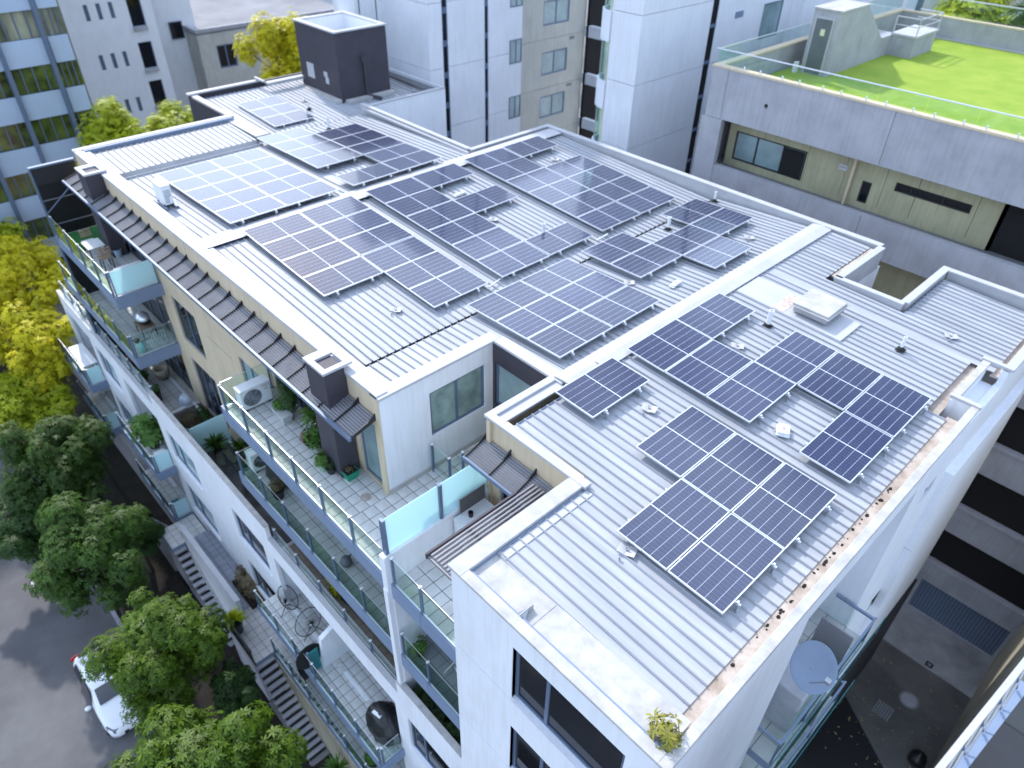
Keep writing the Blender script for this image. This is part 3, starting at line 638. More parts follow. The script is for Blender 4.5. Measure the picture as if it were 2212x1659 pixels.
# far-left balconies
for zz, xe in ((T1, -20.0), (T2, -20.3)):
    tile_floor('balcony_floor', -25.7 if zz == T1 else -27.6, xe, -1.62, -.2, zz, TILE, indiv=False)
    fascia(-25.7 if zz == T1 else -27.6, xe + .02, -1.62, zz, h=.42); BX('fascia', FASC, AB, xe, xe + .07, -1.68, -.2, zz - .42, zz + .02)
balustrade('x', -1.66, -25.6, -20.02, T1, [-25.35, -23.92, -22.58, -21.18, -20.05], h=.87)
balustrade('x', -1.66, -27.4, -20.32, T2, [-27.3, -25.9, -24.5, -23.1, -21.7, -20.35], glass=GLASS2, h=.87)
o = balustrade('y', -20.0, -1.6, -.25, T1, [-1.6, -.27], glass=FROST, h=.9); balustrade('y', -20.3, -1.6, -.25, T2, [-1.6, -.27], glass=GLASS, h=.9)
# divider wall with frosted screen, fin to the lower floors
BX('divider_wall', WALLW, AB, -5.47, -5.3, -1.70, 1.1, T1 - .2, -2.0, bevel=.01); BX('fin_wall', WALLW, AB, -5.5, -5.3, -1.60, .4, T3, T1 - .2); BX('fin_wall', WALLW, AB, -5.46, -5.32, -1.72, -1.60, T3 + .6, T1 - .2)
ds = BX('privacy_screen', FROST, AB, -5.39, -5.375, -1.54, -.255, -1.99, -1.04); BX('screen_panel', FROST, ds, -5.39, -5.375, -.185, .72, -1.99, -1.04)
MB().prism([(.72, -1.99), (.72, -1.04), (1.08, -1.72), (1.08, -1.99)], 'x', -5.39, -5.375).build('screen_panel', FROST, ds)
for yy in (-1.575, -.22): BX('screen_post', POST, ds, -5.44, -5.33, yy - .035, yy + .035, -2.03, -1.03)
BX('screen_post', POST, ds, -5.40, -5.36, 1.05, 1.09, -2.0, -1.72)
# small balconies beside the near block
tile_floor('balcony_floor', -5.3, -3.1, -1.56, 1.1, T1, TILE, indiv=False); fascia(-5.3, -3.1, -1.56, T1, joints=[-4.35], h=.46)
balustrade('x', -1.585, -5.22, -3.12, T1, [-5.2, -4.3], h=.87)
tile_floor('balcony_floor', -5.3, -3.1, -1.56, 1.1, T2, mat('grey balcony tile', (.30, .31, .32), .6, 0, .1, 2), indiv=False); fascia(-5.3, -3.1, -1.56, T2, joints=[-4.35], h=.46)
balustrade('x', -1.585, -5.22, -3.12, T2, [-5.2, -4.3], glass=GLASS2, h=.87)
BX('wall', WALLW, AB, -5.3, -3.1, 1.1, 1.25, T3, T1 - .3)
# white screen facade (y -1.75) of the lower floors
sc_holes = [(-30.0, -27.1, T4, -7.95), (-26.55, -24.5, -9.42, -8.05), (-23.4, -20.15, T4, -7.95), (-19.4, -17.15, -9.32, -7.95), (-14.42, -12.35, -9.38, -7.95), (-11.72, -5.7, T4, -7.90), (-5.18, -3.55, -9.38, -7.9),
            (-30.0, -27.1, T5, T4 - .3), (-26.55, -24.5, -12.1, -10.7), (-23.4, -20.15, T5, T4 - .3), (-19.4, -17.15, -12.0, -10.55), (-14.42, -12.6, -12.0, -10.55), (-11.72, -5.7, T5, T4 - .3), (-5.18, -3.55, -12.0, -10.55),
            (-18.6, -12.1, -15.3, T5 + .35), (-16.005, -15.99, T5, -6.7)]
holes_wall('y', -1.75, -1.63, -30.3, -3.1, -15.3, -7.8, sc_holes).build('facade_wall', WALLW, AB)
BX('facade_backing', FASC, AB, -17.0, -15.0, -1.735, -1.6, T5 + .4, -6.7)
for (a, b, zt) in ((-30.3, -20.0, -7.12), (-11.75, -5.5, -7.08)):
    BX('parapet', WALLW, AB, a, b, -1.75, -1.63, -7.8, zt - .03); BX('coping', CAPM, AB, a, b, -1.765, -1.615, zt - .03, zt)
for (a, b) in ((-20.0, -16.0), (-15.985, -11.75), (-5.5, -3.1)):
    BX('parapet', WALLW, AB, a, b, -1.75, -1.63, -7.8, -6.63); BX('coping', CAPD, AB, a, b, -1.765, -1.615, -6.63, -6.6)
balustrade('x', -1.57, -30.0, -20.1, T3 + .78, [-29.8 + 1.07 * i for i in range(10)], h=.62, gz0=.03)
balustrade('x', -1.57, -11.7, -5.55, T3 + .78, [-11.55 + 1.19 * i for i in range(6)], h=.5, gz0=.03)
for h in (sc_holes[1], sc_holes[3], sc_holes[4], sc_holes[6], sc_holes[8], sc_holes[10], sc_holes[11], sc_holes[13]):
    w3 = (h[1] - h[0]) / 3; window(AB, 'y', -1.75, *h, mull=(h[0] + w3,), glass=WINT if h[0] < -17 else WINB, out=-1, depth=.11, fw=.06)
    BX('window_sill', WALLW, AB, h[0] - .02, h[1] + .02, -1.79, -1.64, h[2] - .06, h[2] + .004)
# planter on top of the lower wall next to the near block
MB().box(-5.3, -3.1, -1.2, -1.1, -8, -6.9).box(-5.3, -3.1, -1.63, -1.1, -7.6, -7.3).build('planter_box', SOIL, AB)
# recesses and back walls of the lower floors
for zz, zt in ((T4, -8.2), (T5, T4 - .35)):
    holes_wall('y', -.45, -.35, -30.3, -3.1, zz - .3, zt + .3, [(-29.6, -27.5, zz + .05, zt), (-23.0, -20.5, zz + .05, zt), (-11.2, -9.2, zz + .05, zt), (-8.4, -6.2, zz + .05, zt)]).build('wall', WALLW, AB)
    for a, b in ((-29.6, -27.5), (-23.0, -20.5), (-11.2, -9.2), (-8.4, -6.2)): window(AB, 'y', -.45, a, b, zz + .05, zt, mull=((a + b) / 2,), glass=WINB, out=-1)
    for xx in (-30.15, -27.05, -23.5, -20.1, -11.85, -5.65): BX('recess_wall', WALLW, AB, xx - .06, xx + .06, -1.63, -.45, zz, zt + .28)
BX('wall', WALLW, AB, -25.4, -5.5, -.2, -.1, -15.3, WZ)
# projecting balconies of T4 and T5
for zz in (T4, T5):
    for (a, b, ps) in ((-30.6, -27.1, [-30.5, -29.4, -28.3, -27.15]), (-23.55, -20.02, [-23.4, -22.3, -21.2, -20.08]), (-12.3, -5.66 if zz == T4 else -2.4, None)):
        if ps is None: ps = [-12.15, -11.0, -9.95, -8.88, -7.83, -6.73, -5.72] + ([-4.7, -3.7, -2.6] if zz == T5 else [])
        tile_floor('balcony_floor', a, b, -2.40, -.45 if zz == T4 else -.45, zz, TILE, indiv=(zz == T4 and a > -13), slab=.30)
        fascia(a, b + .02, -2.40, zz, h=.34, joints=[p for p in ps[2:-1:2]]); BX('fascia', FASC, AB, b, b + .06, -2.46, -1.76, zz - .34, zz + .02)
        balustrade('x', -2.43, a + .06, b - .03, zz, ps, glass=GLASS if zz == T4 else GLASS2, h=.87); balustrade('y', b, -2.36, -1.8, zz, [-2.36], glass=GLASS if b > -13 else FROST, h=.87)
# privacy wall on the big balcony, teal glass
dw = MB().prism([(-2.05, T4), (-.45, T4), (-.45, -8.3), (-1.55, -8.72), (-1.95, -8.9)], 'x', -9.2, -9.05).build('privacy_wall', WALLW, AB)
BX('teal_glass', TEAL, AB, -9.15, -9.13, -2.38, -2.08, T4 + .05, T4 + 1.0); BX('screen_post', POST, AB, -9.17, -9.11, -2.42, -2.36, T4, T4 + 1.05)
# podium court, low white wall, stairs
tile_floor('court_floor', -14.4, -12.25, -3.1, -1.76, T5, TILE, indiv=False); BX('court_base', CONC, AB, -14.4, -12.3, -3.1, -1.9, -15.3, T5 - .36)
tile_floor('court_floor', -18.7, -14.4, -2.52, -.45, T5 + .02, mat('blue grey court tile', (.33, .36, .42), .6, 0, .1, 2), indiv=False)
BX('court_wall', WALLW, AB, -18.6, -14.1, -2.66, -2.52, -15.3, -11.75); BX('coping', CAPM, AB, -18.62, -14.08, -2.68, -2.5, -11.75, -11.72)
BX('court_railing', DARKB, AB, -14.1, -12.2, -3.14, -3.10, -12.75, -12.70)
for i in range(14): BX('railing_bar', DARKB, AB, -14.08 + i * .14, -14.06 + i * .14, -3.135, -3.115, -12.72, -12.0)
BX('railing_rail', DARKB, AB, -14.1, -12.2, -3.15, -3.10, -12.0, -11.95)
def stairs(x0, dx, dz, n, y0, y1, z0):
    s = BX('stairway', CONCD, AB, x0, x0 + dx * n, y0 + .03, y1, -15.4, -15.2)
    for i in range(n):
        zt = z0 - dz * (i + 1); t = BX('stair_tread', CONC, s, x0 + i * dx, x0 + (i + .74) * dx, y0, y1, zt - .05, zt, bevel=.006)
        BX('stair_gap_shade', BLACK, s, x0 + (i + 1) * dx - .02, x0 + (i + 1) * dx, y0 + .06, y1 - .04, zt - dz, zt - .051)  # black strip paints the dark gap between open treads
stairs(-18.7, .235, .165, 15, -3.15, -2.70, T5); stairs(-19.9, -.24, .165, 15, -3.25, -2.75, T5); stairs(-12.25, .195, .165, 15, -3.2, -2.52, T5)
tile_floor('landing', -19.9, -18.7, -3.15, -1.8, T5, TILE, indiv=False); BX('landing_base', CONCD, AB, -19.9, -18.7, -3.1, -1.8, -15.3, T5 - .36)
BX('base_wall', BEIGEW, AB, -12.3, -2.4, -2.5, -2.3, -15.3, T5 - .3); BX('base_wall', CONCD, AB, -30, -18.6, -2.2, -2.0, -15.3, T5 - .3)
# east side balconies in the recess
for zz, xo in ((T2, 1.62), (T3, 1.72)):
    tile_floor('balcony_floor', .25, xo, 2.3, 6.4, zz, TILE, s=.45, indiv=False, slab=.25)
    rb = MB().box(xo - .05, xo, 2.3, 6.4, zz + .80, zz + .86).box(.3, xo - .05, 2.3, 2.35, zz + .80, zz + .86).box(.7, xo - .05, 6.3, 6.36, zz + .80, zz + .86).build('balcony_rail', FASC, AB)
    for yy in (2.33, 3.6, 5.0, 6.33): BX('post', POST, rb, xo - .045, xo - .005, yy - .02, yy + .02, zz, zz + .8)
    for a, b in ((2.36, 3.57), (3.63, 4.97), (5.03, 6.3)): BX('glass_pane', GLASS2, rb, xo - .03, xo - .018, a, b, zz + .05, zz + .79)
    BX('glass_awning', GLASS2, AB, xo + .08, xo + .092, 2.2, 6.9, zz - .25, zz + .45); BX('awning_edge', TEAL, AB, xo + .078, xo + .094, 2.2, 6.9, zz + .4501, zz + .462)
    BX('mesh_screen', mat('perforated mesh', (.42, .40, .44), .5, .3, .3, 60), AB, .8, xo - .1, 5.3, 5.34, zz, zz + 1.1)
BX('plant_enclosure', mat('dusty grey casing', (.48, .50, .54), .6, 0, .12, 2), AB, .45, 1.50, 3.1, 4.2, T2, T2 + 1.3, bevel=.02)
BX('low_kerb', CAPD, AB, .3, 1.55, 4.95, 5.15, T2, T2 + .2)

# ================================================================== SOLAR PANELS
W, L = 1.05, 1.794
PLANE = {'1': (lambda x: -.0362 * x, -.0362), '2': (lambda x: -.0281 + .0362 * (x + 8), .0362), '3': (lambda x: .0954 - .0516 * (x + 15), -.0516),
         '4': (lambda x: -.0002 + .03075 * (x + 22), .03075), '5': (lambda x: -.30 - .045 * (x + 25.7), -.045)}
fm = MB(); pw, pl, ft = 1.03, 1.772, .018
for b in ((0, pw, 0, ft), (0, pw, pl - ft, pl), (0, ft, ft, pl - ft), (pw - ft, pw, ft, pl - ft)): fm.box(b[0], b[1], b[2], b[3], -.036, .0)
tmp = fm.build('panel_frame', ALU, None); ME_FR = tmp.data; bpy.data.objects.remove(tmp)
ME_PV = bpy.data.meshes.new('cell_glass')
ME_PV.from_pydata([(ft, ft, -.003), (pw - ft, ft, -.003), (pw - ft, pl - ft, -.003), (ft, pl - ft, -.003), (ft, ft, -.03), (pw - ft, ft, -.03), (pw - ft, pl - ft, -.03), (ft, pl - ft, -.03)], [],
                  [(0, 1, 2, 3), (4, 7, 6, 5), (0, 4, 5, 1), (1, 5, 6, 2), (2, 6, 7, 3), (3, 7, 4, 0)])
uvl = ME_PV.uv_layers.new(name='UVMap'); uvc = {0: (0, 0), 1: (1, 0), 2: (1, 1), 3: (0, 1), 4: (0, 0), 5: (0, 0), 6: (0, 0), 7: (0, 0)}
for lp in ME_PV.loops: uvl.data[lp.index].uv = uvc[lp.vertex_index]
ME_PV.materials.append(PVM)
ORD = ['first', 'second', 'third', 'fourth', 'fifth', 'sixth']
ARR = [('2', -2.78 + 0, .67, '1', [(0, 1), (1, 1), (2, 1), (1, 0), (2, 0)], 'five-panel block nearest the street corner', {0: 'street-side row', 1: 'inner row'}, 'G'),
       ('1', -4.86, 4.70, '1', [(0, 0), (0, 1), (1, 0), (2, 0), (2, 1), (3, 1), (4, 1), (4, 0)], 'stepped eight-panel block by the hatch', {0: 'street-side row', 1: 'hatch-side row'}, 'H'),
       ('1', -4.87, 2.45, '1', [(0, 0)], '', {}, 'I'),
       ('2', -8.85, 3.50, '2', [(i, j) for j in (0, 1) for i in (0, 1, 2)], 'six-panel block behind the papered window', {0: 'street-side row', 1: 'far row'}, 'J'),
       ('2', -8.87, 7.65, '2', [(0, 0), (1, 0), (1, 1), (2, 1), (0, 2), (1, 2)], 'staggered six-panel block beyond the gutter', {0: 'street-side row', 1: 'middle row', 2: 'back row'}, 'K'),
       ('3', -15.74, 1.17, '3', [(i, 0) for i in range(4)] + [(i, 1) for i in range(6)], 'ten-panel block above the cream parapet', {0: 'short outer row', 1: 'long inner row'}, 'M'),
       ('3', -15.73, 5.24, '3', [(i, 0) for i in range(6)] + [(0, 1), (2, 1), (5, 1)], 'narrow mid-roof nine-panel block', {0: 'long row', 1: 'gappy inner row'}, 'N'),
       ('3', -15.75, 9.26, '3', [(i, 0) for i in range(6)] + [(i, 1) for i in (0, 2, 3, 4, 5)], 'grey eleven-panel block at the back', {0: 'long front row', 1: 'gappy back row'}, 'O'),
       ('4', -21.53, 1.10, '4', [(i, j) for j in (0, 1) for i in range(5)], 'blue ten-panel block beside the condenser', {0: 'street-side row', 1: 'inner row'}, 'P'),
       ('4', -22.57, 5.18, '4', [(i, 0) for i in (0, 1, 2, 3, 5)] + [(i, 1) for i in range(1, 6)], 'two-tone ten-panel block near the lift', {0: 'gappy outer row', 1: 'unbroken row'}, 'Q'),
       ('5', -27.35, 6.74, '5', [(i, 0) for i in range(3)], 'small far block before the lift box', {0: 'row'}, 'S')]
for (_, ox, oy, pk, cells, desc, rows, code) in ARR:
    zf, sl = PLANE[pk]; ang = -math.atan(sl)
    mid = thing('mounting_frame', 'silver rail framework under the ' + (desc or 'lone dark panel apart from the blocks'), 'mounting frame', (ox, oy, zf(ox) - .06), 'rail frames under the solar blocks')
    rowset = sorted({j for _, j in cells})
    for (i, j) in sorted(cells, key=lambda c: (c[1], c[0])):
        idx = [a for a, b in sorted(cells) if b == j].index(i); n = sum(1 for a, b in cells if b == j)
        if not desc: lab = 'lone dark solar panel beside the papered window corner, apart from all others'
        else:
            pos = 'only' if n == 1 else ORD[idx]
            lab = '%s panel from far end, %s, %s' % (pos, rows[j], desc)
        x = ox + i * W; y = oy + j * L
        r = thing('solar_panel', lab, 'solar panel', (x, y, zf(x)), 'solar panels on the ribbed roof'); r.rotation_euler = (random.gauss(0, .004), ang + random.gauss(0, .004), 0)
        mesh_link('panel_frame', ME_FR, r); mesh_link('cell_glass', ME_PV, r)
    for j in rowset:
        I = sorted(a for a, b in cells if b == j); runs = []
        for a in I:
            if runs and runs[-1][1] == a: runs[-1][1] = a + 1
            else: runs.append([a, a + 1])
        for a, b in runs:
            for fy in (.20, .78):
                yy = oy + j * L + fy * L; xa = ox + a * W - .05; xb = ox + b * W + .07; mb = MB()
                for p, q in ((xa, xb),): mb.hexa([(p, yy - .018, zf(p) - .085), (q, yy - .018, zf(q) - .085), (q, yy + .018, zf(q) - .085), (p, yy + .018, zf(p) - .085)],
                                                 [(p, yy - .018, zf(p) - .040), (q, yy - .018, zf(q) - .040), (q, yy + .018, zf(q) - .040), (p, yy + .018, zf(p) - .040)])
                rl = mb.build('rail', ALU, mid)
                ftm = MB(); x = xa + .04
                while x < xb: ftm.box(x - .015, x + .015, yy - .04, yy - .018, zf(x) - .20, zf(x) - .05).box(x - .03, x + .03, yy - .05, yy + .03, zf(x) - .20, zf(x) - .185); x += (xb - xa - .08) / max(1, round((xb - xa) / 1.0))
                tag(ftm.build('rail_feet', STEEL, rl), kind='stuff')
                MB().box(xb - .07, xb - .035, yy - .03, yy + .02, zf(xb) - .05, zf(xb) + .004).build('end_clamp', ALU, rl)
# short loose bridging rails between blocks
for n_, (a, b, lab) in enumerate([((-2.3, 9.45), (-2.3, 9.45), '')][:0]): pass
def strip(name, p, q, w_, lab, cat, m=ALU):
    d = Vector((q[0] - p[0], q[1] - p[1], 0)).normalized(); s = Vector((-d.y, d.x, 0)) * w_ / 2; mb = MB()
    mb.hexa([(p[0] - s.x, p[1] - s.y, p[2]), (q[0] - s.x, q[1] - s.y, q[2]), (q[0] + s.x, q[1] + s.y, q[2]), (p[0] + s.x, p[1] + s.y, p[2])],
            [(p[0] - s.x, p[1] - s.y, p[2] + .03), (q[0] - s.x, q[1] - s.y, q[2] + .03), (q[0] + s.x, q[1] + s.y, q[2] + .03), (p[0] + s.x, p[1] + s.y, p[2] + .03)])
    return tag(mb.build(name, m), lab, cat)
strip('conduit', (-9.40, 4.70, -.30), (-9.55, 5.35, -.30), .03, 'short bare rail end bridging two mid-roof solar blocks', 'rail')
strip('conduit', (-9.30, 8.80, -.30), (-9.35, 9.35, -.30), .05, 'short bent conduit at the upper end of the gutter step', 'conduit')
strip('conduit', (-5.1, 3.95, .075), (-4.75, 3.95, .075), .035, 'short conduit crossing the ridge beside the lone panel', 'conduit')

# ================================================================== ROOFTOP OBJECTS
def roof_z(x):
    return z1_(x) if x > -5.2 else z2(x) if x > -8.8 else z3(x) if x > -16 else z4(x) if x > -23.2 else zs(x)
def anchor(x, y, lab, rot=0, s=1.0, ring=True):
    z = roof_z(x); t = thing('roof_anchor', lab, 'roof anchor', (0, 0, 0), 'white fall-arrest plates on the roof'); mb = MB(); n = 8
    for i in range(n):
        a0, a1 = -.14 + .28 * i / n, -.14 + .28 * (i + 1) / n; h0 = .035 + .03 * abs(math.cos(math.pi * i / n)); h1 = .035 + .03 * abs(math.cos(math.pi * (i + 1) / n))
        mb.hexa([(a0 * s, -.10 * s, h0), (a1 * s, -.10 * s, h1), (a1 * s, .10 * s, h1), (a0 * s, .10 * s, h0)], [(a0 * s, -.10 * s, h0 + .008), (a1 * s, -.10 * s, h1 + .008), (a1 * s, .10 * s, h1 + .008), (a0 * s, .10 * s, h0 + .008)])
    mb.build('plate', CAPM, t)
    if ring: MB().tube([(.03 * math.cos(a), 0, .10 + .03 * math.sin(a)) for a in [k * math.pi / 5 for k in range(11)]], .007, 5).box(-.02, .02, -.02, .02, .045, .075).build('ring', STEEL, t)
    MB().tube([(-.05, -.19 * s, .0), (-.05, -.19 * s, .09)], .012, 6).box(-.08, -.02, -.21 * s, -.17 * s, .05, .058).build('stud', STEEL, t)
    t.location = (x, y, z); t.rotation_euler = (0, 0, rot); return t
anchor(-.31, 11.17, 'small white plate on the empty roof near the east gutter', .5)
anchor(-3.4, 6.89, 'white plate tucked between the stepped block and its vent pipe', .5)
anchor(-1.42, .60, 'curled white plate at the street-side corner of the five-panel block', .3, 1.1)
anchor(-3.38, 3.66, 'curled white plate just past the lone dark panel', .3, 1.1)
anchor(-10.13, 2.29, 'white plate on open ribs below the lavender ten-panel block', .6)
anchor(-12.17, 7.37, 'white plate in the gap of the narrow nine-panel block', .4)
anchor(-6.99, 7.44, 'white plate touching the inner edge of the lavender six-panel block', .7)
anchor(-6.28, 11.99, 'white plate behind the staggered block near the back parapet', .6)
anchor(-14.14, 12.08, 'white plate in the gap of the grey eleven-panel block', .6)
anchor(-26.3, 9.3, 'tiny plate on the far roof below the lift box', .6, .8); anchor(-24.6, 13.9, 'plate on the strip of roof behind the lift box', .4, .9)
def tray(x, y, lx, ly, h, rot, lab):
    t = thing('junction_box', lab, 'junction box', (0, 0, 0)); MB().box(-lx / 2, lx / 2, -ly / 2, ly / 2, .04, .04 + h * .4).box(-lx * .42, lx * .42, -ly * .42, ly * .42, .04 + h * .4, .04 + h).build('case', WHITEP, t, bevel=.004)
    MB().box(-.02, .02, -.03, .03, .04 + h, .055 + h).build('lid_knob', STEEL, t); MB().box(-lx / 2 - .04, lx / 2 + .04, -.02, .02, .036, .044).build('bracket', STEEL, t); t.location = (x, y, roof_z(x)); t.rotation_euler = (0, 0, rot)
tray(-1.22, 5.14, .26, .34, .09, .45, 'white two-tier junction box on ribs inside the stepped block'); tray(-6.09, 8.21, .15, .42, .05, .1, 'long flat white junction tray near the ridge'); tray(-14.07, 7.67, .14, .5, .06, .05, 'long white tray in the gap of the narrow block')
def vent(x, y, lab, h=.36, r=.042):
    h *= 1.12; r *= 1.15; z = roof_z(x); t = thing('vent_pipe', lab, 'vent pipe', (x, y, z), 'white plastic vent pipes on the roof')
    mb = MB().lathe((x, y, z), [(r, .02), (r, h), (r * 1.12, h), (r * 1.12, h + .03), (r * .8, h + .03), (r * .75, h - .1)], 14); mb.build('pipe', WHITEP, t, smooth=False)
    MB().box(x - .1, x + .1, y - .1, y + .1, .036 + z, .046 + z).lathe((x, y, z), [(.085, .04), (.075, .08), (.05, .12)], 12).build('rubber_boot', RUBBER, t)
vent(-3.4, 8.17, 'thick white vent pipe between the stepped block and the roof hatch', .38, .05); vent(-.87, 9.71, 'slim white vent pipe alone near the east gutter', .32, .032)
vent(-10.52, 7.84, 'white vent pipe behind the last gap of the narrow nine-panel block', .36, .045); vent(-8.30, 10.85, 'white vent pipe just past the gutter step', .36, .045)
vent(-24.52, 5.10, 'white vent pipe at the inner end of the left strip', .32); vent(-22.2, 7.95, 'white vent pipe by the far valley gutter', .42, .045); vent(-8.55, 13.62, 'small white pipe against the back parapet', .3, .03)
vent(-25.3, 8.9, 'thin vent pipe beside the small far block', .3, .02)
sk = thing('roof_hatch', 'square pale metal roof hatch on a flat flashing tray', 'roof hatch', (-2.9, 9.6, .0))
MB().hexa([(-4.75, 8.92, z1_(-4.75) + .02), (-1.95, 8.92, z1_(-1.95) + .02), (-1.95, 9.97, z1_(-1.95) + .02), (-4.75, 9.97, z1_(-4.75) + .02)], [(-4.75, 8.92, z1_(-4.75) + .046), (-1.95, 8.92, z1_(-1.95) + .046), (-1.95, 9.97, z1_(-1.95) + .046), (-4.75, 9.97, z1_(-4.75) + .046)]).build('flashing_tray', CAPM, sk); MB().box(-3.32, -2.46, 9.16, 10.06, .0, .16).build('kerb_frame', STEEL, sk)
MB().box(-3.40, -2.40, 9.08, 10.12, .161, .18).box(-3.36, -2.44, 9.12, 10.08, .18, .24).build('lid', CAPD, sk, bevel=.008)
RUST = mat('rust stained flashing', (.62, .58, .55), .8, 0, .3, 9, col2=(.40, .26, .20)); MB().hexa([(-3.75, 8.95, z1_(-3.75) + .046), (-3.45, 8.95, z1_(-3.45) + .046), (-3.45, 9.9, z1_(-3.45) + .046), (-3.75, 9.9, z1_(-3.75) + .046)], [(-3.75, 8.95, z1_(-3.75) + .052), (-3.45, 8.95, z1_(-3.45) + .052), (-3.45, 9.9, z1_(-3.45) + .052), (-3.75, 9.9, z1_(-3.75) + .052)]).build('rust_patch', RUST, sk)

def ac_unit(loc, rotz, lab, w_=.75, d=.30, h=.55, logo=False, skid=False, fan=True, round_dark=False):
    t = thing('air_conditioner', lab, 'air conditioner', (0, 0, 0)); MB().box(-w_ / 2, w_ / 2, -d / 2, d / 2, .05, .05 + h).build('casing', WHITEP, t, bevel=.012)
    MB().box(-w_ / 2 - .008, w_ / 2 + .008, -d / 2 - .008, d / 2 + .008, .05 + h - .001, .065 + h).build('top_cover', WHITEP, t, bevel=.004)
    g = MB(); cx = -w_ * .13; rr = min(h * .42, w_ * .3)
    if fan:
        MB().lathe((0, 0, 0), [(rr, 0), (rr, .01), (rr * .97, .012)], 24)
        pts = [(cx + rr * math.cos(k * math.pi / 12), -d / 2 - .006, .05 + h / 2 + rr * math.sin(k * math.pi / 12)) for k in range(24)]
        g.add([(p[0], -d / 2 - .004, p[2]) for p in pts], [tuple(range(24))]); g.build('fan_opening', RUBBER if round_dark else GREYP, t)
        q = MB()
        for k in range(1, 6): q.tube([(cx + rr * k / 6 * math.cos(a * math.pi / 8), -d / 2 - .008, .05 + h / 2 + rr * k / 6 * math.sin(a * math.pi / 8)) for a in range(17)], .0035, 4, cap=False)
        for a in range(8): q.tube([(cx, -d / 2 - .008, .05 + h / 2), (cx + rr * math.cos(a * math.pi / 4), -d / 2 - .008, .05 + h / 2 + rr * math.sin(a * math.pi / 4))], .003, 4)
        q.build('fan_guard', STEEL, t)
    v = MB()
    for k in range(9): v.box(w_ / 2 + .001, w_ / 2 + .006, -d / 2 + .04, d / 2 - .04, .12 + k * .045, .135 + k * .045)
    v.build('side_vents', GREYP, t)
    MB().box(-w_ / 2 + .06, -w_ / 2 + .12, -d / 2, d / 2, 0, .05).box(w_ / 2 - .12, w_ / 2 - .06, -d / 2, d / 2, 0, .05).build('feet', RUBBER, t)
    MB().box(w_ / 2 - .02, w_ / 2 + .05, d / 2 - .12, d / 2 - .02, .12, .30).tube([(w_ / 2 + .03, d / 2 - .07, .2), (w_ / 2 + .12, d / 2, .18), (w_ / 2 + .14, d / 2 + .1, .02)], .016, 6).build('pipe_cover', WHITEP, t)
    if skid: MB().box(-w_ / 2 - .1, w_ / 2 + .12, -d / 2 - .06, -d / 2 + .02, -.05, .0).box(-w_ / 2 - .1, w_ / 2 + .12, d / 2 - .02, d / 2 + .06, -.05, .0).build('mounting_skid', FASC, t)
    if logo:
        cu = bpy.data.curves.new('logo_text', 'FONT'); cu.body = 'Panasonic'; cu.size = .052; cu.extrude = .001; tmpo = bpy.data.objects.new('tmp', cu); COL.objects.link(tmpo)
        bpy.context.view_layer.update(); me = bpy.data.meshes.new_from_object(tmpo.evaluated_get(bpy.context.evaluated_depsgraph_get())); bpy.data.objects.remove(tmpo); me.materials.clear(); me.materials.append(RUBBER)
        lo_ = mesh_link('logo_text', me, t); lo_.rotation_euler = (math.pi / 2, 0, 0); lo_.location = (w_ / 2 - .23, -d / 2 - .004, .05 + h - .08)
        MB().box(w_ / 2 - .20, w_ / 2 - .05, -d / 2 - .004, -d / 2, .05 + h - .13, .05 + h - .122).box(w_ / 2 - .17, w_ / 2 - .08, -d / 2 - .004, -d / 2, .05 + h - .20, .05 + h - .185).build('fine_print', GREYP, t)
    t.location = loc; t.rotation_euler = (0, 0, rotz); return t
ac_unit((-19.4, .50, roof_z(-19.4) + .10), .0, 'white condenser unit on a skid on the ribbed roof', .68, .28, .58, skid=True, fan=False)
ac_unit((-12.28, -.88, T1), R_(90), 'white air conditioner with round fan behind the upper terrace glass', .82, .32, .60, logo=True)
ac_unit((-12.75, -.95, T2), R_(90), 'white air conditioner with dark fan on the second terrace', .75, .32, .62, round_dark=True)
ac_unit((-20.55, -.85, T1), R_(90), 'air conditioner behind frosted glass on the far upper balcony', .85, .32, .55)
ac_unit((-5.06, .42, T1), R_(90), 'white air conditioner under the slatted pergola', .85, .36, .7, fan=False)
bc = thing('cup', 'black cup standing on the air conditioner under the pergola', 'cup', (-5.05, .3, T1 + .765)); MB().lathe((-5.05, .3, T1 + .765), [(.045, 0), (.055, .13), (.05, .13), (.04, .02)], 12).build('cup_body', RUBBER, bc)
pv = thing('glass_panel', 'thin framed dark mesh screen leaning on the divider wall', 'panel', (-5.2, .3, T1)); BX('sheet', mat('dark insect mesh', (.12, .12, .125), .8, 0, .1, 30), pv, -5.25, -5.24, .18, .85, T1 + .1, -1.66); MB().box(-5.255, -5.235, .16, .18, T1, -1.64).box(-5.255, -5.235, .85, .87, T1, -1.64).box(-5.255, -5.235, .18, .85, -1.66, -1.64).build('edge_frame', STEEL, pv)

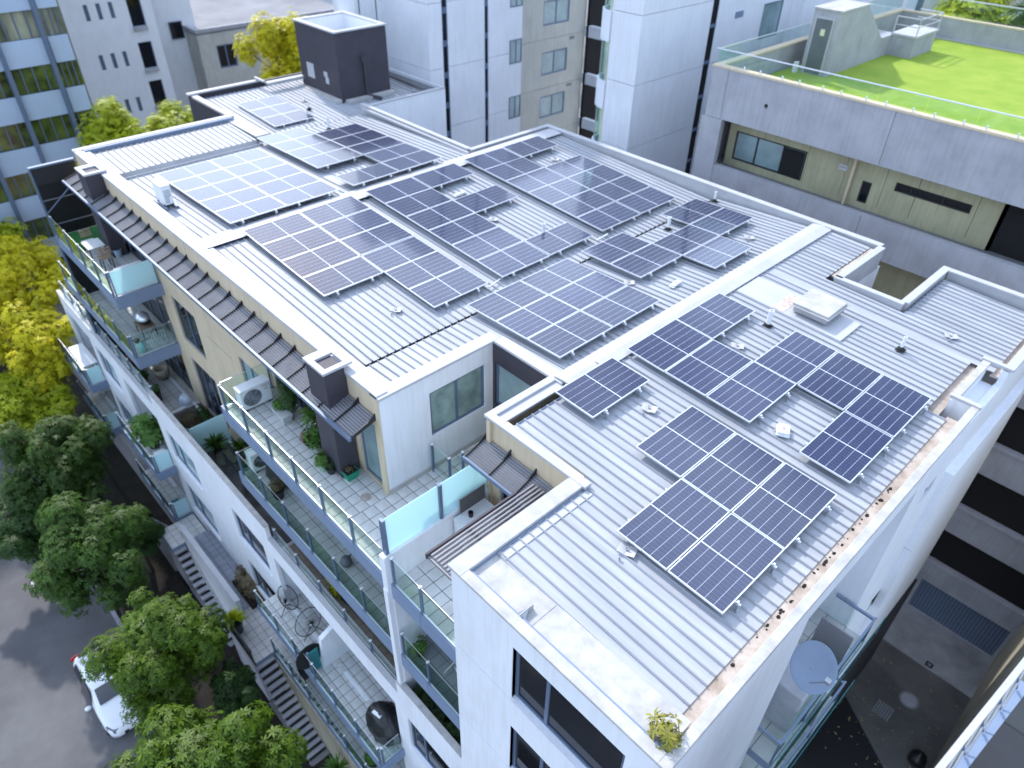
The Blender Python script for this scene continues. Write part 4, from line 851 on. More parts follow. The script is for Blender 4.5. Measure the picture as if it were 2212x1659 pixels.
# ================================================================== TERRACE AND BALCONY THINGS
def pot(parent, x, y, z, r, h, m, sq=False, taper=.75):
    if sq: o = MB().hexa([(x - r * taper, y - r * taper, z), (x + r * taper, y - r * taper, z), (x + r * taper, y + r * taper, z), (x - r * taper, y + r * taper, z)], [(x - r, y - r, z + h), (x + r, y - r, z + h), (x + r, y + r, z + h), (x - r, y + r, z + h)]).build('pot', m, parent)
    else: o = MB().lathe((x, y, z), [(r * taper, 0), (r, h * .9), (r * 1.08, h * .9), (r * 1.08, h), (r * .92, h), (r * .9, h * .9)], 18).build('pot', m, parent)
    (MB().box(x - r * .85, x + r * .85, y - r * .85, y + r * .85, z + h, z + h + .004) if sq else MB().lathe((x, y, z), [(r * .9, h * .88), (r * .5, h * .93), (.01, h * .95)], 14)).build('soil', SOIL, o)
    return o
def plant(name, lab, x, y, z, r, h, pm, lm, n=60, leaf=.09, rx=.22, rz=.25, sq=False, kind='bush', cat='plant', nleaf=5, width=.4):
    t = thing(name, lab, cat, (x, y, z)); pot(t, x, y, z, r, h, pm, sq)
    if kind == 'bush': bush_mesh(t, (x, y, z + h + rz * .8), rx, rx, rz, lm, n, leaf, nleaf, width=width)
    elif kind == 'spiky': spiky(t, (x, y, z + h + .12), rx, n, lm)
    MB().tube([(x, y, z + h * .8), (x + .01, y, z + h + rz)], .012, 5).build('stem', BARK, t); return t
t = thing('conifer_plant', 'dense conifer in a long white trough against the terrace wall', 'plant', (-11.35, -.55, T1))
MB().hexa([(-11.6, -.75, T1), (-11.05, -.75, T1), (-11.05, -.55, T1), (-11.6, -.55, T1)], [(-11.65, -.78, T1 + .22), (-11.0, -.78, T1 + .22), (-11.0, -.50, T1 + .22), (-11.65, -.50, T1 + .22)]).build('pot', POTW, t)
bush_mesh(t, (-11.15, -.45, T1 + .75), .30, .25, .55, LEAFD, 420, .06, 6); bush_mesh(t, (-11.45, -.62, T1 + .34), .2, .15, .12, LEAFP, 60, .08, 5, name='low_foliage')
plant('frangipani', 'tall broad-leaved plant in a green pot by the dark riser', -9.75, -.62, T1, .13, .22, POTG, LEAFP, 34, .22, .22, .62, nleaf=7, width=.32)
plant('red_plant', 'rust red leafy plant beside the tall broad-leaved one', -10.0, -.70, T1, .10, .15, POTB, LEAFRD, 60, .06, .17, .16)
plant('pot_plant', 'bushy plant in a round mint green pot at the riser foot', -9.02, -.88, T1, .12, .20, POTG, LEAFP, 60, .09, .19, .17)
plant('pot_plant', 'small sprawling plant in a black pot next to the mint pot', -8.80, -.80, T1, .11, .17, POTB, LEAFD, 40, .05, .12, .12)
plant('pot_plant', 'wispy plant in a small grey pot near the red plant', -9.3, -.72, T1, .08, .14, POTB, LEAFO, 30, .06, .11, .12)
t = thing('planter_tub', 'square emerald plastic tub with sparse seedlings on terrace tiles', 'planter', (-8.38, -.55, T1)); pot(t, -8.38, -.55, T1, .17, .22, POTE, True, .72); bush_mesh(t, (-8.38, -.55, T1 + .26), .1, .1, .06, LEAFO, 26, .05, 4)
t = thing('floor_stain', 'round brown leaf stain on the terrace tiles by the wall corner', 'stain', (-7.6, -.65, T1)); MB().lathe((-7.6, -.65, T1 + .003), [(.13, 0), (.125, .002), (.10, .0025)], 18).build('ring_mark', mat('brown stain', (.42, .37, .33), .8, 0, .2, 6), t)
# second terrace
t = thing('barbecue_cover', 'black draped cover over a barbecue on the second terrace', 'cover', (-11.95, -.95, T2))
MB().hexa([(-12.35, -1.15, T2), (-11.5, -1.15, T2), (-11.5, -.5, T2), (-12.35, -.5, T2)], [(-12.28, -1.05, T2 + .62), (-11.6, -1.05, T2 + .5), (-11.6, -.6, T2 + .5), (-12.28, -.6, T2 + .62)]).build('cover_cloth', VINYL, t, bevel=.05)
plant('dry_plant', 'half dry bush in a black pot behind the second terrace rail', -11.35, -1.25, T2, .17, .30, POTB, LEAFO, 90, .08, .22, .2)
plant('pot_plant', 'leggy green plant by the fin wall on the second terrace', -5.85, -1.3, T2, .10, .2, POTB, LEAFM, 30, .10, .14, .3)
t = thing('vacuum_cleaner', 'small grey wet vacuum with a coiled hose on the second terrace', 'vacuum cleaner', (-8.2, -1.15, T2))
MB().lathe((-8.2, -1.15, T2), [(.13, .03), (.15, .12), (.12, .22), (.06, .26)], 14).build('body', GREYP, t, smooth=True); MB().tube([(-8.2, -1.05, T2 + .2), (-8.25, -.8, T2 + .35), (-8.45, -.75, T2 + .1), (-8.35, -.6, T2 + .05), (-8.1, -.5, T2 + .3)], .014, 6).build('hose', RUBBER, t, smooth=True)
# third terrace things
def ring_pts(c, rx, ry, tilt=0, n=24, az=0):
    out = []
    for k in range(n + 1):
        a = 2 * math.pi * k / n; p = Vector((rx * math.cos(a), ry * math.sin(a), 0)); p.rotate(Euler((tilt, 0, az))); out.append(Vector(c) + p)
    return out
t = thing('garden_table', 'round glass-topped garden table with curved black legs', 'table', (-15.9, -1.0, T3))
MB().lathe((-15.9, -1.0, T3 + .62), [(.40, 0), (.40, .01)], 28).build('table_top', GCLEAR, t); MB().tube(ring_pts((-15.9, -1.0, T3 + .625), .41, .41), .014, 6).build('rim', RUBBER, t)
for k in range(4):
    a = k * math.pi / 2 + .4; MB().tube([(-15.9 + .30 * math.cos(a), -1 + .30 * math.sin(a), T3 + .6), (-15.9 + .08 * math.cos(a), -1 + .08 * math.sin(a), T3 + .35), (-15.9 + .34 * math.cos(a), -1 + .34 * math.sin(a), T3)], .012, 6).build('leg', RUBBER, t, smooth=True)
def garden_chair(x, y, z, rz, lab):
    t = thing('garden_chair', lab, 'chair', (0, 0, 0)); MB().box(-.2, .2, -.2, .2, .38, .40).build('seat', VINYL, t, bevel=.008); MB().hexa([(-.2, .18, .42), (.2, .18, .42), (.2, .20, .42), (-.2, .20, .42)], [(-.19, .30, .80), (.19, .30, .80), (.19, .32, .80), (-.19, .32, .80)]).build('backrest', VINYL, t)
    for sx in (-1, 1):
        MB().tube([(sx * .21, -.22, 0), (sx * .21, -.2, .56), (sx * .21, .2, .56), (sx * .2, .31, .82)], .012, 6).build('arm_frame', RUBBER, t); MB().tube([(sx * .2, .18, .4), (sx * .21, .3, 0)], .012, 6).build('leg', RUBBER, t)
    t.location = (x, y, z); t.rotation_euler = (0, 0, rz)
garden_chair(-14.2, -1.1, T3, R_(60), 'black sling garden chair below the second terrace edge')
for (x, y, s, lab) in ((-16.9, -.95, .55, 'big spiky yucca in front of the frosted screen'), (-16.2, -.45, .48, 'second spiky yucca half under the terrace edge')):
    plant('yucca', lab, x, y, T3, .17, .35, POTB, LEAFM, 80, .1, s, .2, kind='spiky')
t = thing('privacy_screen', 'free-standing frosted glass screen dividing the third terrace', 'screen', (-17.3, -1.0, T3)); BX('glass_sheet', FROST, t, -17.3, -17.28, -1.55, -.3, T3, T3 + 1.25); BX('post', POST, t, -17.33, -17.25, -1.6, -1.54, T3, T3 + 1.3)
t = thing('litter_box', 'white domed plastic pet house on the dark terrace', 'pet house', (-20.3, -.6, T3)); MB().lathe((-20.3, -.6, T3), [(.20, 0), (.24, .08), (.24, .2), (.17, .34), (.06, .38)], 20, 1.15, .9).build('dome', mat('pale blue white plastic', (.62, .72, .86), .35, 0, .03, 3), t, smooth=True); MB().box(-20.36, -20.24, -.66, -.54, T3 + .37, T3 + .40).build('handle', WHITEP, t)
t = thing('plant', 'grey twiggy bush behind the white parapet', 'plant', (-18.9, -1.0, T3)); bush_mesh(t, (-18.9, -1.0, T3 + .35), .5, .35, .35, LEAFO, 330, .09, 5, width=.15); MB().box(-19.3, -18.5, -1.2, -.8, T3, T3 + .2).build('pot', POTB, t)
t = thing('plant', 'bright green low plants beside the frosted screen', 'plant', (-17.9, -1.2, T3)); bush_mesh(t, (-17.9, -1.2, T3 + .3), .45, .25, .3, LEAFP, 150, .12, 5); MB().box(-18.2, -17.6, -1.35, -1.05, T3, T3 + .2).build('pot', POTB, t)
t = thing('plant', 'dark leafy tub plants by the sliding doors', 'plant', (-19.0, -.5, T3)); bush_mesh(t, (-19.0, -.5, T3 + .3), .5, .2, .25, LEAFD, 150, .08, 5); MB().box(-19.3, -18.7, -.6, -.4, T3, T3 + .15).build('pot', POTB, t)
for k, (x, lm, lab) in enumerate(((-27.5, LEAFM, 'tall hedge plant at the far end of the lower terrace'), (-25.8, LEAFD, 'dark shrub in the parapet planter row, second from far end'), (-24.6, LEAFM, 'mid green shrub behind the parapet rail, below the far barbecue'), (-23.4, LEAFRD, 'rusty red shrub in a terracotta pot behind the parapet rail'), (-22.4, LEAFM, 'small green shrub in a terracotta pot near the parapet step'))):
    plant('shrub', lab, x, -1.28, T3, .17, .3, TERRA if k > 2 else POTB, lm, 120 if k == 0 else 70, .12, .38 if k == 0 else .26, .8 if k == 0 else .3)
plant('flowering_plant', 'white flowered plant on the small round table', -21.1, -1.25, T3, .12, .5, POTB, LEAFP, 40, .08, .15, .15)
t = thing('side_chair', 'beige tub chair in the shade of the lower terrace', 'chair', (-22.3, -.6, T3)); MB().lathe((-22.3, -.6, T3), [(.2, .1), (.27, .3), (.29, .5), (.22, .5), (.2, .32), (.01, .3)], 18).build('shell', mat('beige fabric', (.40, .33, .25), .9, 0, .1, 5), t, smooth=True); MB().box(-22.42, -22.18, -.7, -.5, T3, T3 + .1).build('base', RUBBER, t)
t = thing('potted_tree', 'dry leaf pile plants in yellow pot under the middle terrace', 'plant', (-9.4, -1.05, T3)); pot(t, -9.4, -1.05, T3, .18, .3, POTB); bush_mesh(t, (-9.4, -1.05, T3 + .45), .35, .22, .28, LEAFY, 90, .11, 5); bush_mesh(t, (-9.0, -.95, T3 + .35), .35, .22, .3, LEAFD, 120, .1, 5, name='dark_foliage')
# far upper balcony things
t = thing('turf_mat', 'rectangle of green artificial turf on the far upper balcony', 'mat', (-24.7, -.9, T1)); BX('turf', TURF2, t, -25.6, -23.9, -1.5, -.3, T1 + .002, T1 + .02)
t = thing('floor_mat', 'small white mat lying on the balcony turf', 'mat', (-24.4, -.95, T1)); BX('mat_sheet', WHITEP, t, -24.65, -24.05, -1.15, -.75, T1 + .021, T1 + .03)
t = thing('bucket', 'pale blue round bucket at the foot of the balcony wall', 'bucket', (-22.7, -.55, T1)); MB().lathe((-22.7, -.55, T1), [(.10, 0), (.14, .26), (.15, .26), (.15, .28), (.13, .28), (.11, .1)], 18).build('bucket_body', POST if False else mat('pale blue plastic', (.42, .52, .66), .4, 0, .03, 3), t)
def slat_bench(x, y, z, w_, d, h, lab, name='garden_bench', cat='bench', back=False, m=WOOD, rz=0):
    t = thing(name, lab, cat, (0, 0, 0)); n = int(d / .055)
    for k in range(n): BX('slat', m, t, -w_ / 2, w_ / 2, -d / 2 + k * .055, -d / 2 + k * .055 + .04, h - .02, h)
    for sx in (-1, 1):
        MB().box(sx * (w_ / 2 - .03), sx * (w_ / 2 - .06), -d / 2, -d / 2 + .03, 0, h - .021).box(sx * (w_ / 2 - .03), sx * (w_ / 2 - .06), d / 2 - .03, d / 2, 0, h - .021).build('leg', RUBBER, t)
    if back:
        for k in range(3): BX('back_slat', m, t, -w_ / 2, w_ / 2, d / 2, d / 2 + .02, h + .15 + k * .1, h + .21 + k * .1)
    t.location = (x, y, z); t.rotation_euler = (0, 0, rz)
slat_bench(-22.9, -1.15, T1, .55, .75, .62, 'white slatted table on the far upper balcony', 'garden_table', 'table', m=WHITEP, rz=R_(90))
slat_bench(-23.5, -1.1, T1, .36, .40, .40, 'timber slatted chair on the turf side of the white table', 'garden_chair', 'chair', True, rz=R_(90)); slat_bench(-22.1, -1.1, T1, .38, .40, .42, 'timber slatted chair nearest the frosted balcony end', 'garden_chair', 'chair', True, rz=R_(-90))
MBp = MB().tube([(-25.8 + .15, -1.66, T1 + .87), (-24.55, -.85, -.82)], .02, 6); 
st = tag(MBp.build('stay_rod', POST, AB), None)
t = thing('barbecue', 'silver domed barbecue on a trolley on the far lower balcony', 'barbecue', (-21.6, -.75, T2))
MB().lathe((-21.6, -.75, T2 + .62), [(.30, 0), (.31, .05), (.27, .15), (.15, .22), (.03, .24)], 22, 1.0, .75).build('lid', ALU, t, smooth=True); MB().lathe((-21.6, -.75, T2 + .42), [(.15, 0), (.28, .1), (.31, .2)], 20, 1, .75).build('bowl', RUBBER, t, smooth=True)
MB().box(-21.95, -21.25, -1.0, -.5, T2 + .38, T2 + .41).build('trolley_shelf', WOOD, t)
for sx in (-21.9, -21.3):
    for sy in (-.97, -.53): BX('leg', RUBBER, t, sx - .015, sx + .015, sy - .015, sy + .015, T2, T2 + .38)
t = thing('gas_bottle', 'teal gas bottle behind the far lower balcony glass', 'gas bottle', (-20.6, -1.3, T2)); MB().lathe((-20.6, -1.3, T2), [(.09, 0), (.11, .03), (.11, .28), (.05, .35), (.03, .35), (.03, .40)], 16).build('cylinder', mat('pale teal paint', (.30, .52, .52), .4, 0, .05, 3), t, smooth=True); MB().tube([(-20.6, -1.3, T2 + .38), (-20.5, -1.0, T2 + .45), (-20.9, -.7, T2 + .5)], .012, 6).build('hose', RUBBER, t)
t = thing('wire_rack', 'white wire shelf rack at the far lower balcony end', 'rack', (-20.55, -.8, T2))
for k in range(8): MB().tube([(-20.55, -1.1 + k * .09, T2 + .05), (-20.55, -1.1 + k * .09, T2 + .55)], .008, 4).build('wire', WHITEP, t)
for zz in (.05, .3, .55): MB().tube([(-20.55, -1.12, T2 + zz), (-20.55, -.45, T2 + zz)], .008, 4).build('rail', WHITEP, t)
plant('pot_plant', 'small plant in a white pot on the far lower balcony', -21.0, -1.3, T2, .09, .16, WHITEP, LEAFO, 20, .06, .1, .1)
# big lower balcony (T4)
def egg_chair(x, y, z, rz, lab, tilt=.95):
    t = thing('egg_chair', lab, 'chair', (0, 0, 0)); c0 = Vector((0, 0, .62)); rp_ = []
    for k in range(25):
        a = 2 * math.pi * k / 24; p = Vector((.36 * math.cos(a), .44 * math.sin(a), 0)); p.rotate(Euler((tilt, 0, 0))); rp_.append(c0 + p)
    MB().tube(rp_, .014, 6, cap=False).build('hoop', RUBBER, t, smooth=True); hub = Vector((0, -.02 + .12, .34)); MB().lathe(hub, [(.07, 0), (.065, .01)], 14).build('hub_disc', WHITEP, t)
    s = MB()
    for k in range(0, 48):
        a = 2 * math.pi * k / 48; p = Vector((.36 * math.cos(a), .44 * math.sin(a), 0)); p.rotate(Euler((tilt, 0, 0))); q = c0 + p; midp = (hub + q) / 2 + Vector((0, .05, -.06)); s.tube([hub, midp, q], .004, 4, cap=False)
    tag(s.build('cords', RUBBER, t), kind='stuff')
    for a in (.6, 2.5, 4.7): MB().tube([hub + Vector((0, 0, -.01)), (.36 * math.cos(a), .05 + .36 * math.sin(a), 0)], .012, 6).build('leg', RUBBER, t)
    t.location = (x, y, z); t.rotation_euler = (0, 0, rz); return t
egg_chair(-11.45, -1.75, T4, R_(140), 'black corded egg chair standing upright near the recess column', 1.0); egg_chair(-10.3, -1.75, T4, R_(20), 'black corded egg chair tipped low beside the privacy wall', .35)
t = thing('barbecue_cover', 'large black vinyl barbecue cover with a white tag at the balcony corner', 'cover', (-6.35, -1.75, T4))
cv = MB(); n1 = 16; prof = [(.0, .42), (.18, .46), (.45, .50), (.62, .46), (.78, .34), (.86, .15), (.88, .02)]
for i, (zz, r) in enumerate(prof):
    for k in range(n1):
        a = 2 * math.pi * k / n1; rr = r * (1 + .07 * math.sin(3 * a + i) + .05 * math.sin(7 * a + 2 * i)); cv.v.append((-6.3 + rr * 1.22 * math.cos(a), -1.80 + rr * .86 * math.sin(a), T4 + zz * 1.15 + .05))
for i in range(len(prof) - 1):
    for k in range(n1): cv.f.append((i * n1 + k, i * n1 + (k + 1) % n1, (i + 1) * n1 + (k + 1) % n1, (i + 1) * n1 + k))
cv.f.append(tuple((len(prof) - 1) * n1 + k for k in range(n1))); cv.build('cover_cloth', VINYL, t); MB().hexa([(-6.55, -2.02, T4 + .96), (-6.25, -1.98, T4 + 1.0), (-6.25, -1.90, T4 + 1.03), (-6.55, -1.94, T4 + .99)], [(-6.55, -2.02, T4 + .98), (-6.25, -1.98, T4 + 1.02), (-6.25, -1.90, T4 + 1.05), (-6.55, -1.94, T4 + 1.01)]).build('paper_tag', WHITEP, t)
t = thing('board', 'round dark board leaning behind the teal glass', 'board', (-9.4, -2.0, T4)); MB().prism([(-2.3 + .42 * math.cos(a), T4 + .55 + .5 * math.sin(a)) for a in [k * math.pi / 10 for k in range(20)]], 'x', -9.34, -9.31).build('disc', RUBBER, t)
t = thing('folding_chair', 'black folding chair on the lowest long balcony', 'chair', (-10.6, -2.1, T5)); MB().box(-10.8, -10.4, -2.3, -1.9, T5 + .38, T5 + .41).build('seat', RUBBER, t); MB().box(-10.82, -10.80, -2.3, -1.9, T5 + .41, T5 + .85).build('backrest', RUBBER, t)
for sx in (-10.78, -10.42):
    for sy in (-2.28, -1.92): BX('leg', RUBBER, t, sx - .01, sx + .01, sy - .01, sy + .01, T5, T5 + .38)
plant('pot_plant', 'round leafy plant in a wide black bowl on the lowest balcony', -7.0, -2.05, T5, .24, .25, POTB, LEAFP, 60, .12, .26, .22)
plant('palm_plant', 'spiky green palm beside the lower stairs', -8.0, -2.85, T5 - 1.6, .14, .5, POTB, LEAFP, 70, .1, .6, .2, kind='spiky')
plant('palm_plant', 'golden green spiky palm in a tall dark pot on the court', -13.75, -2.95, T5, .22, .55, POTB, LEAFYG, 90, .1, .5, .2, kind='spiky')
plant('palm_plant', 'spiky plant at the bottom end of the lowest balcony', -4.9, -2.0, T5, .14, .3, POTB, LEAFP, 60, .1, .5, .2, kind='spiky')
t = thing('court_shrub', 'olive brown shrub in the shaded court bed', 'shrub', (-15.0, -1.6, T5)); bush_mesh(t, (-15.0, -1.7, T5 + .5), .8, .5, .5, LEAFO, 380, .16, 5); MB().box(-15.7, -14.2, -2.2, -1.2, T5, T5 + .15).build('bed_edge', SOIL, t)
plant('rubber_plant', 'tall broad-leaved pot plant on the far middle balcony', -21.6, -1.9, T4, .24, .40, POTB, LEAFP, 60, .26, .55, .65, nleaf=6, width=.6)
plant('pot_plant', 'rusty brown plant beside the tall one on the middle balcony', -22.7, -2.05, T4, .17, .25, TERRA, LEAFRD, 60, .1, .28, .2)
t = thing('side_table', 'small pale table behind the middle balcony end glass', 'table', (-20.5, -2.0, T4)); MB().box(-20.75, -20.3, -2.2, -1.8, T4 + .4, T4 + .43).build('table_top', WHITEP, t)
for sx in (-20.7, -20.35):
    for sy in (-2.17, -1.83): BX('leg', WHITEP, t, sx - .015, sx + .015, sy - .015, sy + .015, T4, T4 + .4)
t = thing('shade_table', 'large white square table filling the farthest balcony', 'table', (-28.4, -2.0, T4)); BX('table_top', WHITEP, t, -29.4, -27.5, -2.35, -1.75, T4 + .75, T4 + .79); [BX('leg', POST, t, a, a + .04, b, b + .04, T4, T4 + .75) for a in (-29.3, -27.6) for b in (-2.3, -1.83)]
t = thing('towel', 'turquoise cloth lying on the lower middle balcony floor', 'cloth', (-20.9, -2.0, T5)); BX('cloth_sheet', TEAL, t, -21.1, -20.6, -2.2, -1.9, T5 + .003, T5 + .02)
t = thing('planter_greenery', 'trailing ivy filling the dark planter beside the white tower wall', 'plant', (-4.2, -1.35, -7.2)); cs = [(random.uniform(-5.2, -3.2), random.uniform(-1.58, -1.2), -7.05 + random.uniform(-.15, .2)) for _ in range(150)]
leaf_mesh('foliage', cs, [(0, -.3, 1)] * 150, .085, 5, LEAFD, t, .7)
t = thing('drying_rack', 'white wire clothes rack on the small grey balcony', 'drying rack', (-3.8, -.9, T2)); MB().tube([(-4.3, -1.2, T2), (-4.0, -.9, T2 + .8), (-3.7, -.6, T2 + .8)], .009, 5).tube([(-3.4, -1.2, T2), (-3.9, -1.2, T2 + .75)], .009, 5).build('frame', WHITEP, t)
for k in range(8): MB().tube([(-3.9 + .0, -1.2 + k * .07, T2 + .72), (-3.3, -1.2 + k * .07, T2 + .72)], .005, 4).build('wire', WHITEP, t)
plant('pot_plant', 'pale green fern behind the dark glass of the grey balcony', -5.0, -1.3, T2, .1, .2, POTB, LEAFP, 30, .1, .16, .2)
# weed growing in the roof gutter corner
t = thing('weed', 'yellow green self-sown weed growing in the roof corner gutter', 'weed', (.93, -1.48, -.35)); bush_mesh(t, (.88, -1.42, .10), .24, .20, .20, LEAFW, 30, .13, 7, width=.3)
MB().tube([(.93, -1.48, -.38), (.9, -1.44, .1)], .01, 5).tube([(.95, -1.5, -.38), (.98, -1.4, .1)], .007, 5).tube([(.9, -1.5, -.38), (.8, -1.45, .12)], .007, 5).build('stem', BARK, t)
bush_mesh(t, (.93, -1.47, -.25), .08, .07, .12, LEAFO, 60, .07, 4, name='dead_twigs', width=.12)
# satellite dish on the east wall
t = thing('satellite_dish', 'large grey oval satellite dish on the east wall', 'satellite dish', (1.15, 3.0, -3.0)); dn = (Vector(CAM) - Vector((1.36, 3.1, -3.0))).normalized() + Vector((.25, .1, -.05)); q = dn.to_track_quat('Z', 'Y'); dm = MB(); nn_ = 28
for i, (r, h) in enumerate(((.01, -.07), (.2, -.055), (.35, -.015), (.45, .02), (.46, .02), (.45, .005), (.2, -.07))):
    for k in range(nn_):
        a = 2 * math.pi * k / nn_; p = Vector((r * .92 * math.cos(a), r * 1.05 * math.sin(a), h)); p.rotate(q); dm.v.append(tuple(p + Vector((1.40, 3.1, -3.0))))
for i in range(6):
    for k in range(nn_): dm.f.append((i * nn_ + k, i * nn_ + (k + 1) % nn_, (i + 1) * nn_ + (k + 1) % nn_, (i + 1) * nn_ + k))
dm.build('reflector', mat('grey blue dish paint', (.24, .31, .42), .55, 0, .04, 3), t, smooth=True); MB().tube([(1.38, 3.1, -3.08), (1.15, 3.1, -3.25)], .025, 8).build('wall_bracket', STEEL, t); MB().tube([(1.5, 2.8, -3.05), (1.75, 2.72, -2.6)], .012, 6).box(1.70, 1.80, 2.67, 2.77, -2.62, -2.54).build('feed_arm', STEEL, t)
# lane things
def cover(x, y, r, lab):
    t = thing('manhole_cover', lab, 'manhole', (x, y, -15.26)); MB().lathe((x, y, -15.255), [(r, 0), (r, .01), (r * .8, .012), (r * .8, .004)], 28).build('ring', CONCD, t); MB().lathe((x, y, -15.255), [(r * .78, 0), (r * .78, .012)], 24).build('lid', CONC, t)
cover(3.1, 13.6, .34, 'round concrete manhole cover in the dark lane')
t = thing('drain_grate', 'square cast grate with lattice holes in the lane', 'drain grate', (2.62, 12.55, -15.25)); BX('pit', BLACK, t, 2.35, 2.9, 12.25, 12.85, -15.255, -15.25)
for k in range(7): BX('bar', STEEL, t, 2.35 + k * .085, 2.38 + k * .085, 12.25, 12.85, -15.25, -15.235)
for k in range(7): BX('cross_bar', STEEL, t, 2.35, 2.9, 12.25 + k * .09, 12.28 + k * .09, -15.249, -15.234)
t = thing('small_drain', 'little square drain in the concrete driveway', 'drain', (3.02, 15.45, -15.21)); BX('pit', BLACK, t, 2.9, 3.15, 15.38, 15.62, -15.219, -15.214); BX('lid', STEEL, t, 2.96, 3.09, 15.44, 15.56, -15.214, -15.208)
lf = MB()
for i in range(90):
    x, y = random.uniform(1.6, 4.5), random.gauss(11.6, 1.6); a = random.uniform(0, 6.28); s = random.uniform(.02, .05); c_, s_ = math.cos(a) * s, math.sin(a) * s
    lf.add([(x - c_, y - s_, -15.25), (x + s_ * .5, y - c_ * .5, -15.245), (x + c_, y + s_, -15.24), (x - s_ * .5, y + c_ * .5, -15.25)], [(0, 1, 2, 3)])
tag(lf.build('fallen_leaves', LEAFF), 'scattered fallen yellow leaves on the dark lane', 'fallen leaves', kind='stuff')
t = thing('person', 'dark clothed person with rounded hat seen from above in the lane', 'person', (4.15, 11.6, -15.26)) if False else thing('unidentified_shape', 'black bulging unidentified shape on the lane edge', 'unidentified shape', (4.15, 11.6, -15.26))  # dark object of unknown kind, modelled as a bulging body
MB().lathe((4.15, 11.6, -15.26), [(.18, 0), (.28, .15), (.24, .4), (.08, .5), (.05, .6)], 14).build('shape', VINYL, t, smooth=True)

# ================================================================== CAR
def car(x, y, z, lab):
    t = thing('parked_car', lab, 'car', (0, 0, 0)); ST = [(0.0, .55, .70, .46), (.06, .72, .74, .60), (.30, .78, 1.12, .58), (.62, .80, 1.30, .57), (1.2, .81, 1.36, .585), (1.75, .81, 1.33, .575), (2.08, .80, 1.24, .56), (2.62, .80, .93, .64), (2.72, .80, .88, .70), (3.2, .78, .80, .66), (3.52, .70, .68, .55), (3.66, .55, .56, .42)]
    mb = MB(); NP = 13
    for (sx, hw, zt, tw) in ST:
        belt = min(.80, zt - .10); lo = .22 if 0.05 < sx < 3.6 else .32
        half = [(hw * .94, lo), (hw, lo + .14), (hw * 1.0, (lo + belt) / 2 + .08), (hw * .965, belt), (tw + (hw * .965 - tw) * .25, belt + (zt - belt) * .75), (tw * .86, zt - .015)]
        for (a, b) in half: mb.v.append((sx, -a, b))
        mb.v.append((sx, 0, zt + .01))
        for (a, b) in half[::-1]: mb.v.append((sx, a, b))
    for i in range(len(ST) - 1):
        for k in range(NP - 1): mb.f.append((i * NP + k, i * NP + k + 1, (i + 1) * NP + k + 1, (i + 1) * NP + k))
        mb.f.append((i * NP + NP - 1, i * NP, (i + 1) * NP, (i + 1) * NP + NP - 1))
    mb.f.append(tuple(range(NP))); mb.f.append(tuple((len(ST) - 1) * NP + k for k in range(NP))[::-1])
    body = mb.build('body', CARW, t, smooth=True)
    MB().hexa([(2.60, -.56, .965), (2.60, .56, .965), (2.12, .50, 1.215), (2.12, -.50, 1.215)], [(2.62, -.58, .98), (2.62, .58, .98), (2.11, .52, 1.245), (2.11, -.52, 1.245)]).build('windscreen', CARG, t)
    MB().hexa([(.28, -.50, 1.08), (.28, .50, 1.08), (.58, .48, 1.27), (.58, -.48, 1.27)], [(.26, -.52, 1.12), (.26, .52, 1.12), (.57, .50, 1.30), (.57, -.50, 1.30)]).build('rear_window', CARG, t)
    for s in (-1, 1):
        for a, b in ((.62, 1.28), (1.34, 2.05)):
            MB().hexa([(a - .05, s * .775, .86), (b + .25 * (b > 1.5), s * .775, .86), (b - .02, s * .655, 1.19), (a + .04, s * .655, 1.19)], [(a - .05, s * .80, .86), (b + .25 * (b > 1.5), s * .80, .86), (b - .02, s * .675, 1.20), (a + .04, s * .675, 1.20)]).build('side_window', CARG, t)
        MB().lathe((2.35, s * .92, .86), [(.02, -.05), (.09, -.03), (.09, .04), (.03, .06)], 10, .8, 1.1).build('wing_mirror', CARW, t, smooth=True)
        MB().hexa([(3.30, s * .60, .58), (3.62, s * .46, .54), (3.56, s * .44, .64), (3.28, s * .58, .70)], [(3.34, s * .74, .58), (3.60, s * .60, .54), (3.54, s * .60, .66), (3.28, s * .73, .72)]).build('headlight', LAMPG, t)
        MB().hexa([(.0, s * .50, .70), (.10, s * .72, .70), (.10, s * .72, .90), (.04, s * .5, .9)], [(-.01, s * .50, .70), (.06, s * .77, .70), (.09, s * .77, .90), (.02, s * .5, .9)]).build('tail_light', RED, t)
        for xx in (.62, 2.98):
            w_ = MB().tube([(xx, s * .62, .29), (xx, s * .80, .29)], .29, 20).build('wheel', RUBBER, t); MB().tube([(xx, s * .80, .29), (xx, s * .815, .29)], .18, 14).build('rim', STEEL, w_)
    MB().box(3.60, 3.68, -.34, .34, .34, .46).build('grille', RUBBER, t); MB().box(3.655, 3.69, -.2, .2, .40, .48).build('number_plate', WHITEP, t)
    t.location = (x, y, z); return t
car(-18.05, -6.85, -15.30, 'white hatchback parked nose to the camera under the street trees')

